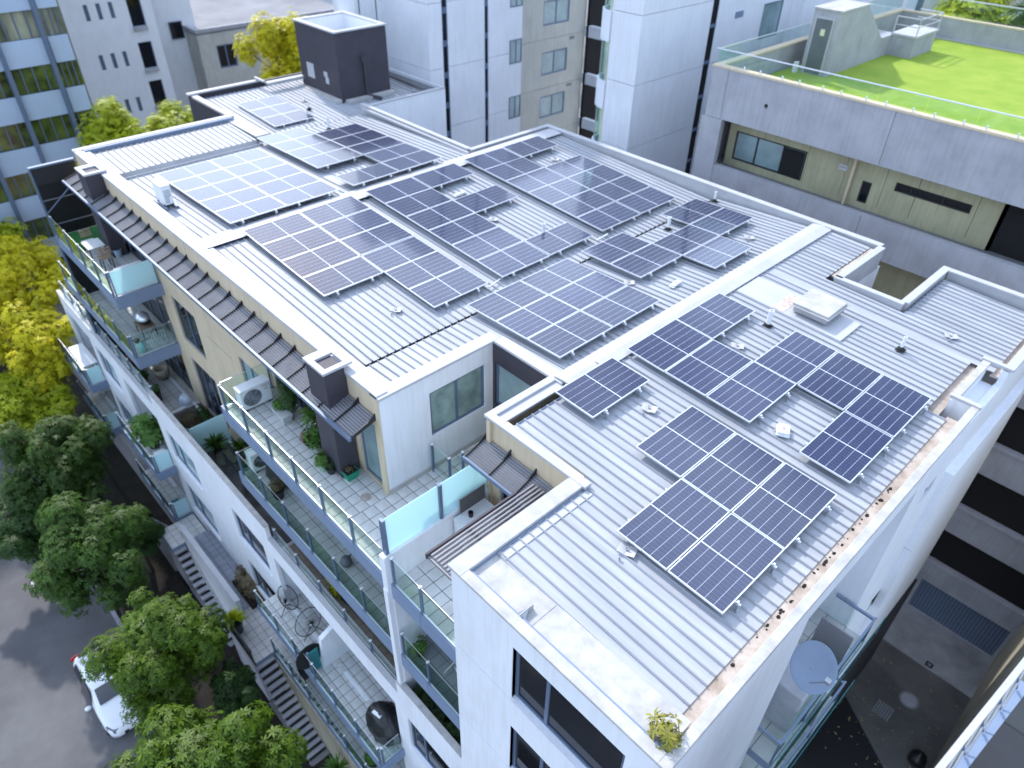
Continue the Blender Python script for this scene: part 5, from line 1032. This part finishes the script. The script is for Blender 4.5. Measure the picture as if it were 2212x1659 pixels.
# ================================================================== TREES
GT = 'trees lining the street'
tree('street_tree', 'nearest street tree with bright star-shaped leaf clusters', -9.25, -5.95, -9.3, -13.4, 2.15, LEAFB, 2900, .21, 7, 12, group=GT)
tree('street_tree', 'dark tree with lime tips beside the white car', -13.4, -5.25, -8.9, -13.6, 1.7, LEAFB, 3600, .15, 6, 11, group=GT)
tree('street_tree', 'dense mid green tree second beyond the car', -18.7, -5.45, -8.8, -13.6, 2.0, LEAFM, 4000, .15, 6, 11, group=GT)
tree('street_tree', 'dark tree with reddish tips below the far balconies', -24.0, -5.0, -8.7, -13.4, 2.1, LEAFR, 3800, .16, 6, 10, group=GT)
tree('street_tree', 'dark green tree at the street edge left of the red-tipped one', -23.2, -7.0, -10.8, -13.6, 1.6, LEAFD, 2000, .16, 6, 8, group=GT)
tree('street_tree', 'small dark tree squeezed between the car tree and the stairs', -11.7, -4.1, -11.6, -13.8, .8, LEAFD, 900, .17, 6, 6, group=GT)
tree('street_tree', 'dark low tree against the upper stairs', -20.6, -3.9, -11.6, -14.0, 1.1, LEAFD, 1300, .15, 6, 6, group=GT)
tree('street_tree', 'golden tree touching the far end of the building', -31.6, -3.3, -8.0, -12.4, 2.0, LEAFY, 2600, .17, 6, 10, group=GT)
tree('street_tree', 'yellow green tree left of the golden one at street level', -30.0, -5.3, -10.0, -13.4, 2.1, LEAFYG, 2200, .18, 6, 9, group=GT)
tree('street_tree', 'brightest yellow tree at the left picture edge', -38.3, -2.3, -7.6, -12.6, 2.7, LEAFY, 2600, .20, 6, 10, group=GT)
tree('street_tree', 'green yellow tree far up the street', -44.5, -3.6, -8.0, -13, 2.8, LEAFYG, 1800, .24, 6, 9, group=GT)
tree('garden_tree', 'yellow green tree seen over the left roof parapet', -40.5, 5.0, -2.6, -8.0, 2.4, LEAFYG, 2600, .22, 6, 9, group='trees behind the roof')
tree('garden_tree', 'lime green tree right of the one over the parapet', -40.5, 8.7, -3.3, -8.5, 2.0, LEAFYG, 2000, .22, 6, 9, group='trees behind the roof')
tree('garden_tree', 'golden yellow tree rising left of the lift box', -40, 16.0, .3, -6.5, 2.5, LEAFY, 3400, .24, 6, 11, group='trees behind the roof')
for i, (x, y, lab) in enumerate(((-8.5, 44, 'dark tree behind the turf roof left corner'), (-3.5, 46, 'dark green tree behind the turf roof centre'), (2.0, 44, 'dark tree behind the turf roof right side'), (-14, 50, 'olive tree between the tower and turf roof'))):
    tree('background_tree', lab, x, y, 1.6, -5, 3.6, LEAFD if i < 3 else LEAFYG, 1500, .42, 6, 9, group='trees behind the turf roof', trunk_r=.25)

# ================================================================== CONCRETE BUILDING WITH TURF ROOF
CB = thing('concrete_building', 'grey precast concrete building with bright turf on its roof', 'building', (-2, 25, -15.3)); YF = 17.5
ch = [(-11.12, 8.5, -.77, .88)]
ch += [(-9.0, .9, -3.70, -2.05)]
ch += [(.99, 4.5, -.77 - 2.93 * k, .88 - 2.93 * k) for k in range(1, 5)]; ch += [(1.34, 4.49, -15.2, -13.5)]
ch += [(-11.19, -11.175, -.77, 2.62), (-5.345, -5.33, .9, 2.62), (-5.345, -5.33, -15.2, -.8), (-11.9, -11.19, .865, .88)]
holes_wall('y', YF, YF + .22, -11.85, 9, -15.3, 2.56, ch).build('wall', CONC, CB); BX('wall_backing', CONCD, CB, -11.8, 8.9, YF + .2, YF + .3, .89, 2.5)
BX('wall', CONC, CB, -11.85, -11.63, YF + .22, 32.6, -15.3, 2.56); BX('wall', CONC, CB, -11.63, 20, 32.4, 32.6, 1.0, 2.56); BX('wall', CONCD, CB, -11.85, 20, 32.6, 32.8, -15.3, 2.4)
BX('parapet_capping', CREAM, CB, -11.88, 9, YF - .03, YF + .28, 2.56, 2.62); BX('parapet_capping', CREAM, CB, -11.88, -11.60, YF + .28, 32.6, 2.56, 2.62); BX('parapet_capping', CREAM, CB, -11.6, 20, 32.38, 32.64, 2.56, 2.62)
BX('roof_slab', CONCD, CB, -11.6, 20, YF + .25, 32.4, 1.45, 1.70); tf = BX('turf', TURF, CB, -11.55, 20, YF + .3, 32.35, 1.70, 1.73)
BX('kerb_line', CAPM, CB, -10.06, -9.98, 22.4, 32.3, 1.73, 1.80); BX('kerb_line', CAPM, CB, -10.0, 20, 32.30, 32.38, 1.73, 1.80)
for (zb) in (-.95,): BX('floor_slab', CONCD, CB, -11.6, 9, YF + .22, 24, zb - .25, zb)
for k in range(1, 6): BX('floor_slab', CONCD, CB, .2, 9, YF + .22, 30, -1.0 - 2.93 * k, -.78 - 2.93 * k)
BX('opening_shade_sheet', BLACK, CB, .2, 9, 17.72, 17.73, -13.4, -1.2); BX('opening_shade_sheet', BLACK, CB, -1.64, 9, 18.4, 18.45, -.95, 1.4); BX('core', BLACK, CB, -11.6, .2, 20.5, 26, -15.3, -.96)  # black sheets paint deep shade into the facade openings, not back walls
# recessed olive panels of the top floor
px_ = [-11.1, -9.3, -7.35, -6.9, -5.4, -3.9, -3.2, -1.75]
oh = [(-10.9, -8.05, -.7, .35), (-5.95, -5.62, -.75, -.02), (-4.9, -2.55, -.05, .25)] + [(p - .008, p + .008, -.77, .88) for p in (-9.75, -8.0, -6.6, -5.25, -4.2, -2.4)] + [(-11.1, -1.7, .60, .612)]
holes_wall('y', 18.35, 18.5, -11.2, -1.66, -.95, 1.4, oh).build('olive_wall', OLIVE, CB); BX('olive_wall_back', OLIVE, CB, -11.2, -1.66, 18.47, 18.6, -.95, 1.4)
BX('olive_wall', OLIVE, CB, -9.2, 1.0, 18.3, 18.4, -4.0, -1.9); BX('floor_slab', CONCD, CB, -9.2, 1.0, 17.72, 18.3, -4.0, -3.71)
BX('olive_return', OLIVE, CB, -1.75, -1.66, 18.35, 22, -.95, 1.4)
window(CB, 'y', 18.35, *oh[0], mull=(-10.0, -8.95), glass=WINT, frame=RUBBER, out=-1, depth=.08, label='wide strip window with one open dark leaf'); BX('open_leaf', BLACK, CB, -8.93, -8.1, 18.30, 18.31, -.64, .30)
window(CB, 'y', 18.35, *oh[1], glass=WINB, frame=RUBBER, out=-1, depth=.08); window(CB, 'y', 18.35, *oh[2], mull=(-4.4, -3.4), glass=WINB, frame=RUBBER, out=-1, depth=.10)
MB().box(-6.35, -6.27, 18.2, 18.3, -.95, 1.3).build('downpipe', CREAM, CB); MB().box(-6.85, -6.55, 18.32, 18.348, .42 - .3, .50 - .3).box(-6.85, -6.55, 18.32, 18.348, .53 - .3, .6 - .3).build('wall_vent', CAPM, CB)
BX('scupper', BLACK, CB, -9.6, -9.48, YF - .004, YF + .02, 1.68, 1.78); MB().box(-9.58, -9.50, YF - .05, YF, 1.66, 1.69).build('spout', CONCD, CB)
BX('corner_pier', CONC, CB, -11.95, -11.1, YF - .03, YF, -15.3, .86)
# glass fence
gf = BX('roof_fence', ALU, CB, -11.86, 9, YF + .06, YF + .10, 3.12, 3.15); x = -11.8
while x < 5:
    BX('glass_pane', GLASS, gf, x + .02, x + 1.42, YF + .075, YF + .087, 2.70, 3.115)
    for dx in (.3, 1.12): MB().lathe((x + dx, YF + .08, 2.62), [(.03, 0), (.03, .12), (.01, .13)], 8).build('spigot', ALU, gf)
    x += 1.44
gf2 = BX('roof_fence', ALU, CB, -11.78, -11.74, YF + .1, 26.2, 3.12, 3.15); y = YF + .1
for k in range(6): BX('glass_pane', GLASS, gf2, -11.766, -11.754, y + .02, y + 1.40, 2.7, 3.115); y += 1.44
gf3 = BX('roof_fence', ALU, CB, -11.6, 20, 32.48, 32.52, 3.32, 3.36)
for k in range(14): BX('glass_pane', GLASS, gf3, -11.55 + k * 1.9, -9.7 + k * 1.9, 32.49, 32.51, 2.7, 3.31)
gf4 = BX('roof_fence', ALU, CB, -11.78, -11.74, 28.5, 32.5, 3.32, 3.36)
for k in range(2): BX('glass_pane', GLASS, gf4, -11.77, -11.75, 28.52 + k * 2, 30.48 + k * 2, 2.7, 3.31)
# stair house on the roof
hh = MB().prism([(22.35, 1.73), (28.0, 1.73), (28.0, 2.5), (26.6, 2.5), (24.5, 3.95), (22.35, 3.95)], 'x', -11.0, -9.95).build('stair_house', CONC, CB); hh['label'] = 'sloping concrete stair house with a grey door'
BX('roof_cap', CAPD, hh, -11.05, -9.9, 22.3, 24.55, 3.95, 4.0); BX('door_frame', CAPM, hh, -10.88, -10.12, 22.31, 22.35, 1.73, 3.72); BX('door', mat('grey green steel door', (.13, .15, .16), .5, 0, .08, 2), hh, -10.81, -10.19, 22.29, 22.31, 1.76, 3.65); BX('door_notice', mat('pale yellow notice', (.7, .7, .45), .7, 0, .05, 2), hh, -10.55, -10.38, 22.28, 22.29, 3.1, 3.32)
BX('light_box', WHITEP, CB, -11.15, -11.02, 22.0, 22.2, 1.73, 2.1)
for (a, b, c, d, n_) in ((-11.6, -10.9, 24.6, 26.2, 1), (-9.95, -9.0, 27.6, 29.8, 2)):
    q = BX('skylight_shaft', CONC, CB, a, b, c, d, 1.73, 2.5); BX('shaft_cap', CAPM, q, a - .05, b + .05, c - .05, d + .05, 2.5, 2.58)
    r = MB()
    for (p0, p1) in (((a, c), (b, c)), ((b, c), (b, d)), ((b, d), (a, d))): r.tube([(p0[0], p0[1], 3.2), (p1[0], p1[1], 3.2)], .025, 6).tube([(p0[0], p0[1], 2.9), (p1[0], p1[1], 2.9)], .02, 6).tube([(p0[0], p0[1], 2.58), (p0[0], p0[1], 3.2)], .025, 6)
    r.build('guard_rail', CAPM, q)
# garage
gd = BX('garage_door', POST, CB, 1.36, 4.47, YF + .12, YF + .16, -15.2, -13.5); gd['label'] = 'perforated blue grey roller garage door'
for k in range(20): BX('door_slat', FASC, gd, 1.36, 4.47, YF + .09, YF + .12, -15.2 + k * .085, -15.2 + k * .085 + .055)
pf = MB()
for k in range(20):
    for q in range(26): pf.box(1.42 + q * .117, 1.47 + q * .117, YF + .084, YF + .0895, -15.2 + k * .085 + .02, -15.2 + k * .085 + .045)
tag(pf.build('perforations', BLACK, gd), kind='stuff')
BX('lintel', CONC, CB, .95, 4.6, YF - .04, YF, -13.5, -12.5)
for k in range(1, 5): BX('edge_beam', CONC, CB, .9, 4.6, YF - .05, YF, -.77 - 2.93 * k - .08, -.77 - 2.93 * k)
BX('side_wall', BEIGEW, CB, 4.6, 4.8, 10.5, YF, -15.3, -1.0)
# ================================================================== NEAR LEDGE BOTTOM RIGHT
NB = thing('neighbour_facade', 'white capped neighbouring wall edge with crossing steel braces', 'building', (3.8, 1, -4))
P_ = lambda y, off, z: (3.30 + .10 * (y + .75) + off, y, z)
MB().hexa([P_(-1.6, -.03, 1.93), P_(-1.6, .035, 1.93), P_(1.6, .035, 1.93), P_(1.6, -.03, 1.93)], [P_(-1.6, -.03, 2.0), P_(-1.6, .035, 2.0), P_(1.6, .035, 2.0), P_(1.6, -.03, 2.0)]).build('wall_cap', CAPM, NB)
MB().hexa([P_(-1.6, .02, -8), P_(-1.6, .06, -8), P_(1.6, .06, -8), P_(1.6, .02, -8)], [P_(-1.6, .02, .2), P_(-1.6, .06, .2), P_(1.6, .06, .2), P_(1.6, .02, .2)]).build('wall', CONCD, NB)
for k in range(7):
    MB().tube([P_(-1.5 + k * .42, .02, 1.93), P_(-1.1 + k * .42, .10, 1.3)], .018, 8).build('brace', POST, NB)
    MB().tube([P_(-1.1 + k * .42, .03, 1.93), P_(-1.5 + k * .42, .12, 1.25)], .012, 8).build('brace', STEEL, NB)
MB().hexa([P_(-1.6, .09, 1.22), P_(-1.6, .20, 1.22), P_(1.6, .20, 1.22), P_(1.6, .09, 1.22)], [P_(-1.6, .09, 1.27), P_(-1.6, .20, 1.27), P_(1.6, .20, 1.27), P_(1.6, .09, 1.27)]).build('lower_rail', FASC, NB)
MB().hexa([P_(-1.6, .22, .4), P_(-1.6, 1.4, .4), P_(1.6, 1.4, .4), P_(1.6, .22, .4)], [P_(-1.6, .22, .45), P_(-1.6, 1.4, .45), P_(1.6, 1.4, .45), P_(1.6, .22, .45)]).build('deck', DARKB, NB)

# ================================================================== TOWERS AND BACKGROUND BUILDINGS
TW = thing('white_tower', 'white rendered apartment tower with tall slit windows', 'building', (-28, 20, -15.3))
slots = [(16.67, 17.0, -15, 12), (19.3, 19.55, -15, 12)]
js = [(15.85, 21.87, z, z + .02) for z in (-8.7, -5.9, -3.06, -.22, 2.62)]
holes_wall('x', -26.2, -26.0, 15.85, 21.87, -15.3, 12, slots + js + [(21.0, 21.85, q_, q_ + 1.15) for q_ in (-6.4, -3.55, -.75, 1.9)]).build('wall', WALLW, TW); BX('wall_backing', FASC, TW, -26.3, -26.15, 15.9, 21.8, -15.3, 12)
holes_wall('y', 15.85, 16.0, -34, -26.2, -15.3, 12, [(-34, -26.2, z, z + .02) for z in (-3.06, -.22, 2.62)]).build('wall', WALLW, TW); BX('wall_backing', FASC, TW, -34, -26.3, 15.97, 16.1, -15.3, 12); BX('side_wall', WALLW, TW, -34.2, -26.2, 16.1, 21.8, 11.8, 12)
for (a, b, _, _) in slots:
    z = -9.0
    while z < 6:
        window(TW, 'x', -26.0, a, b, z, z + 1.25, glass=WINB, frame=POST, depth=.06, fw=.05); BX('spandrel', POST, TW, -26.08, -26.04, a, b, z + 1.25, z + 1.42); z += 1.42
for zz in (-6.4, -3.55, -.75, 1.9):
    window(TW, 'x', -26.0, 21.0, 21.85, zz, zz + 1.15, mull=(21.45,), glass=WINT, frame=POST, depth=.03, fw=.05)
BX('bay', WALLW, TW, -31, -29.5, 14.3, 15.85, -15.3, 12); window(TW, 'x', -29.5, 14.5, 15.5, 1.2, 3.2, glass=WINT, frame=POST, depth=.05)
MB().lathe((-31, 14.3, 1.0), [(.9, -.3), (.95, .5), (.9, .5), (.85, 0)], 20).build('curved_balcony', WALLW, TW)
GW = thing('grey_tower', 'shaded grey apartment wing with paired windows', 'building', (-31, 28, -15.3))
gh = [(27.5, 29.75, z, z + 1.35) for z in (-8.6, -5.9, -3.28, -.45, 2.35)]
GRW = mat('grey green render', (.50, .51, .47), .8, 0, .06, 1, streak=.1)
holes_wall('x', -30.2, -30.0, 21.9, 31.3, -15.3, 12, gh + [(21.9, 31.3, z, z + .02) for z in (-6.9, -4.05, -1.22, 1.65)]).build('wall', GRW, GW); BX('wall_backing', CONCD, GW, -30.3, -30.15, 22, 31.2, -15.3, 12)
for i, h in enumerate(gh): window(GW, 'x', -30.0, *h, mull=((h[0] + h[1]) / 2,), glass=WINB if i > 3 else WINT, depth=.08, fw=.09)
for zz in (-4.3, -1.5, 1.35): BX('wall_vent', CONCD, GW, -29.99, -29.96, 29.9, 30.3, zz, zz + .16)
for zz in (-6.9, -4.05, -1.22, 1.65): BX('slab_edge', WALLW, GW, -30, -28.5, 31.3, 31.6, zz - .3, zz + .35)
BX('stair_void', BLACK, GW, -29.9, -29.7, 31.3, 33, -15.3, 12)
T2W = thing('round_balcony_tower', 'white tower with curved glazed corner balconies', 'building', (-18, 20, -15.3)); xc = -15.57
jz = (-6.9, -4.3, -1.6, .96, 3.5)
holes_wall('x', xc - .2, xc, 18.0, 22.7, -15.3, 7.4, [(18, 22.7, z, z + .02) for z in jz]).build('wall', WALLW, T2W); holes_wall('y', 18.0, 18.2, -17.0, xc - .2, -15.3, 7.4, [(-17.1, xc, z, z + .02) for z in jz]).build('wall', WALLW, T2W)
BX('wall_backing', FASC, T2W, -17, xc - .16, 18.16, 22.6, -15.3, 7.3)
def arc(cx, cy, r, a0, a1, n=12): return [(cx + r * math.cos(a0 + (a1 - a0) * k / n), cy + r * math.sin(a0 + (a1 - a0) * k / n)) for k in range(n + 1)]
for zb in (-9.55, -6.95, -4.35, -1.75, .85, 3.45):
    o1 = arc(-17.05, 18.9, .95, math.pi, 1.5 * math.pi); i1 = arc(-17.05, 18.9, .85, math.pi, 1.5 * math.pi)
    MB().prism(o1 + i1[::-1], 'z', zb + 1.55, zb + 2.6).build('curved_parapet', WALLW, T2W); MB().prism(o1 + [(-17.05, 18.9)], 'z', zb + 1.5, zb + 1.56).build('balcony_slab', WALLW, T2W)
    g1 = arc(-17.05, 18.9, .88, math.pi, 1.5 * math.pi); g2 = arc(-17.05, 18.9, .86, math.pi, 1.5 * math.pi)
    MB().prism(g1 + g2[::-1], 'z', zb, zb + 1.5).build('curved_glass', GLASS2, T2W); b2 = arc(-17.05, 18.9, .5, math.pi, 1.5 * math.pi)
    MB().prism(b2 + [(-17.05, 18.9)], 'z', zb, zb + 1.5).build('curtain', mat('mauve curtain', (.30, .26, .32), .8, 0, .3, 4, stretch=(6, 6, .4)) if zb > .5 else BLACK, T2W)
BX('dark_gap_wall', DARK, T2W, xc - .4, xc - .05, 22.7, 23.2, -15.3, 7.4)
z = -9.0
while z < 8: BX('gap_window', WINB, T2W, xc - .06, xc - .02, 22.75, 23.15, z, z + 1.3); BX('gap_spandrel', POST, T2W, xc - .06, xc - .01, 22.72, 23.18, z + 1.3, z + 1.45); z += 1.45
T3W = thing('rear_tower', 'white tower rising behind the turf roof stair house', 'building', (-16, 27, -15.3))
rh = [(26.9, 28.6, z, z + 1.5) for z in (1.4, 4.2, -1.4)]
holes_wall('x', -15.8, -15.6, 23.2, 29.4, -15.3, 7.6, rh + [(23.2, 29.4, z, z + .02) for z in jz]).build('wall', WALLW, T3W); BX('wall_backing', FASC, T3W, -15.95, -15.75, 23.3, 29.3, -15.3, 7.5)
for h in rh: window(T3W, 'x', -15.6, *h, glass=WINT, frame=POST, depth=.06)
BX('vent_grille', FASC, T3W, -15.6, -15.57, 24.6, 25.2, 2.6, 2.85); BX('wall', WALLW, T3W, -16.5, -15.0, 29.4, 44, -15.3, 7.0); BX('end_strip', POST, T3W, -15.0, -14.9, 43.3, 44, -15.3, 7)
# office building (far left)
OB = thing('office_building', 'blue grey office block with ribbon windows and dark fins', 'building', (-50, 0, -15.3)); BX('core', CONCD, OB, -60, -45.3, -30, 5.8, -15.3, 4.6)
PALEB = mat('pale blue spandrel panel', (.42, .52, .66), .5, 0, .06, .4)
k = -7
while k < 2:
    zt = .95 + 2.68 * k
    yy = 5.75; n_ = 0
    while yy > -26:
        b = max(-26, yy - 2.33 if n_ else 4.55)
        sp = BX('spandrel', PALEB, OB, -45.1, -45.0, b + .1, yy - .1, zt - 2.68, zt - 1.36)
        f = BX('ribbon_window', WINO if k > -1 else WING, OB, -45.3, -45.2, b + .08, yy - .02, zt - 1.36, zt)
        if yy > -8:
            for q in range(1, 4): BX('mullion', POST, f, -45.2, -45.14, b + (yy - b) * q / 4 - .03, b + (yy - b) * q / 4 + .03, zt - 1.34, zt - .02)
        yy = b; n_ += 1
    k += 1
for yy in (4.45, 2.18, -.10, -2.4, -4.7, -7.0, -9.3): BX('vertical_fin', POST, OB, -45.2, -44.75, yy - .11, yy + .11, -15.3, 4.6)
# pale block with slit windows
PB = thing('slit_window_block', 'pale apartment block with rows of narrow slit windows', 'building', (-60, 11, -15.3))
sh = []
for z in (-.9, -4.0, -7.1, 2.2, -10.2):
    for y in (9.55, 10.35, 11.15): sh.append((y, y + .28, z - 1.0, z))
for z in (2.0, -.85, -3.6, -6.2, -9.0): sh.append((12.35, 13.3, z - 1.75, z))
holes_wall('x', -55.3, -55.0, 7.0, 14.0, -15.3, 4.0, sh).build('wall', WALLW, PB); BX('core', CONCD, PB, -68, -55.7, 7, 14, -15.3, 4)
for h in sh:
    if h[1] - h[0] < .5: BX('slit_window', POST, PB, -55.2, -55.12, *h)
    else: window(PB, 'x', -55.0, *h, glass=WINB, depth=.12); BX('balcony_slab', CONC, PB, -55.0, -54.85, h[0], h[1], h[2] - .25, h[2])
BX('wall', WALLW, PB, -58.5, -57, 14, 17.5, -15.3, 4)
for z in (-1.0, 2.0, -4.2): window(PB, 'x', -57, 15.5, 16.5, z, z + 1.2, glass=WINB, depth=-.02)
# low far house and roofs behind
FH = thing('far_house', 'low cream house with flat roof and square green window', 'building', (-60, 21, -15.3)); fh = [(17.9, 19.35, -6.25, -4.6), (24.4, 25.6, -5.8, -4.4), (17.2, 18.0, -10, -8.8), (21, 22, -10, -8.8)]
HC = mat('weathered cream render', (.55, .54, .50), .85, 0, .12, .6, streak=.15)
holes_wall('x', -55.3, -55.0, 16.6, 30, -15.3, -3.75, fh).build('wall', HC, FH)
for h in fh: window(FH, 'x', -55.0, *h, mull=((h[0] + h[1]) / 2,), glass=WINB, depth=.12, fw=.1)
BX('side_wall', HC, FH, -72, -55.3, 16.6, 16.9, -15.3, -3.75); BX('roof', mat('grey membrane roof', (.26, .26, .28), .9, 0, .2, .3), FH, -72, -55, 16.6, 30, -3.75, -3.6); BX('roof_kerb', CONC, FH, -55.2, -54.95, 16.55, 30, -3.6, -3.35); BX('roof_kerb', CONC, FH, -72, -55.2, 16.55, 16.8, -3.6, -3.35)
for i, (x0, x1, y0, y1, zt, lab) in enumerate(((-95, -76, 12, 34, -5.5, 'long pale warehouse roof behind the far house'), (-110, -99, 10, 40, -3.0, 'white block at the top behind the far roofs'), (-90, -62, 36, 60, -4.5, 'grey flat roofed block right of the far house'), (-140, -118, 0, 80, 4, 'pale distant apartment row closing the view'), (-80, -60, -20, 6, -6, 'low pale block behind the office'), (-30, 30, 70, 90, 8, 'distant pale block behind the turf roof trees'))):
    b = thing('distant_building', lab, 'building', (x0, y0, -15.3)); BX('wall', HC if i % 2 else WALLW, b, x0, x1, y0, y1, -15.3, zt); BX('roof', CONCD, b, x0 - .2, x1 + .2, y0 - .2, y1 + .2, zt, zt + .4)
    for q in range(5):
        yy = y0 + 1.5 + q * (y1 - y0 - 3) / 5
        BX('window', WINB, b, x1, x1 + .05, yy, yy + 1.4, zt - 2.2, zt - .9); BX('roof_unit', STEEL, b, x0 + 3, x0 + 5, yy, yy + 1, zt + .4, zt + 1.1)
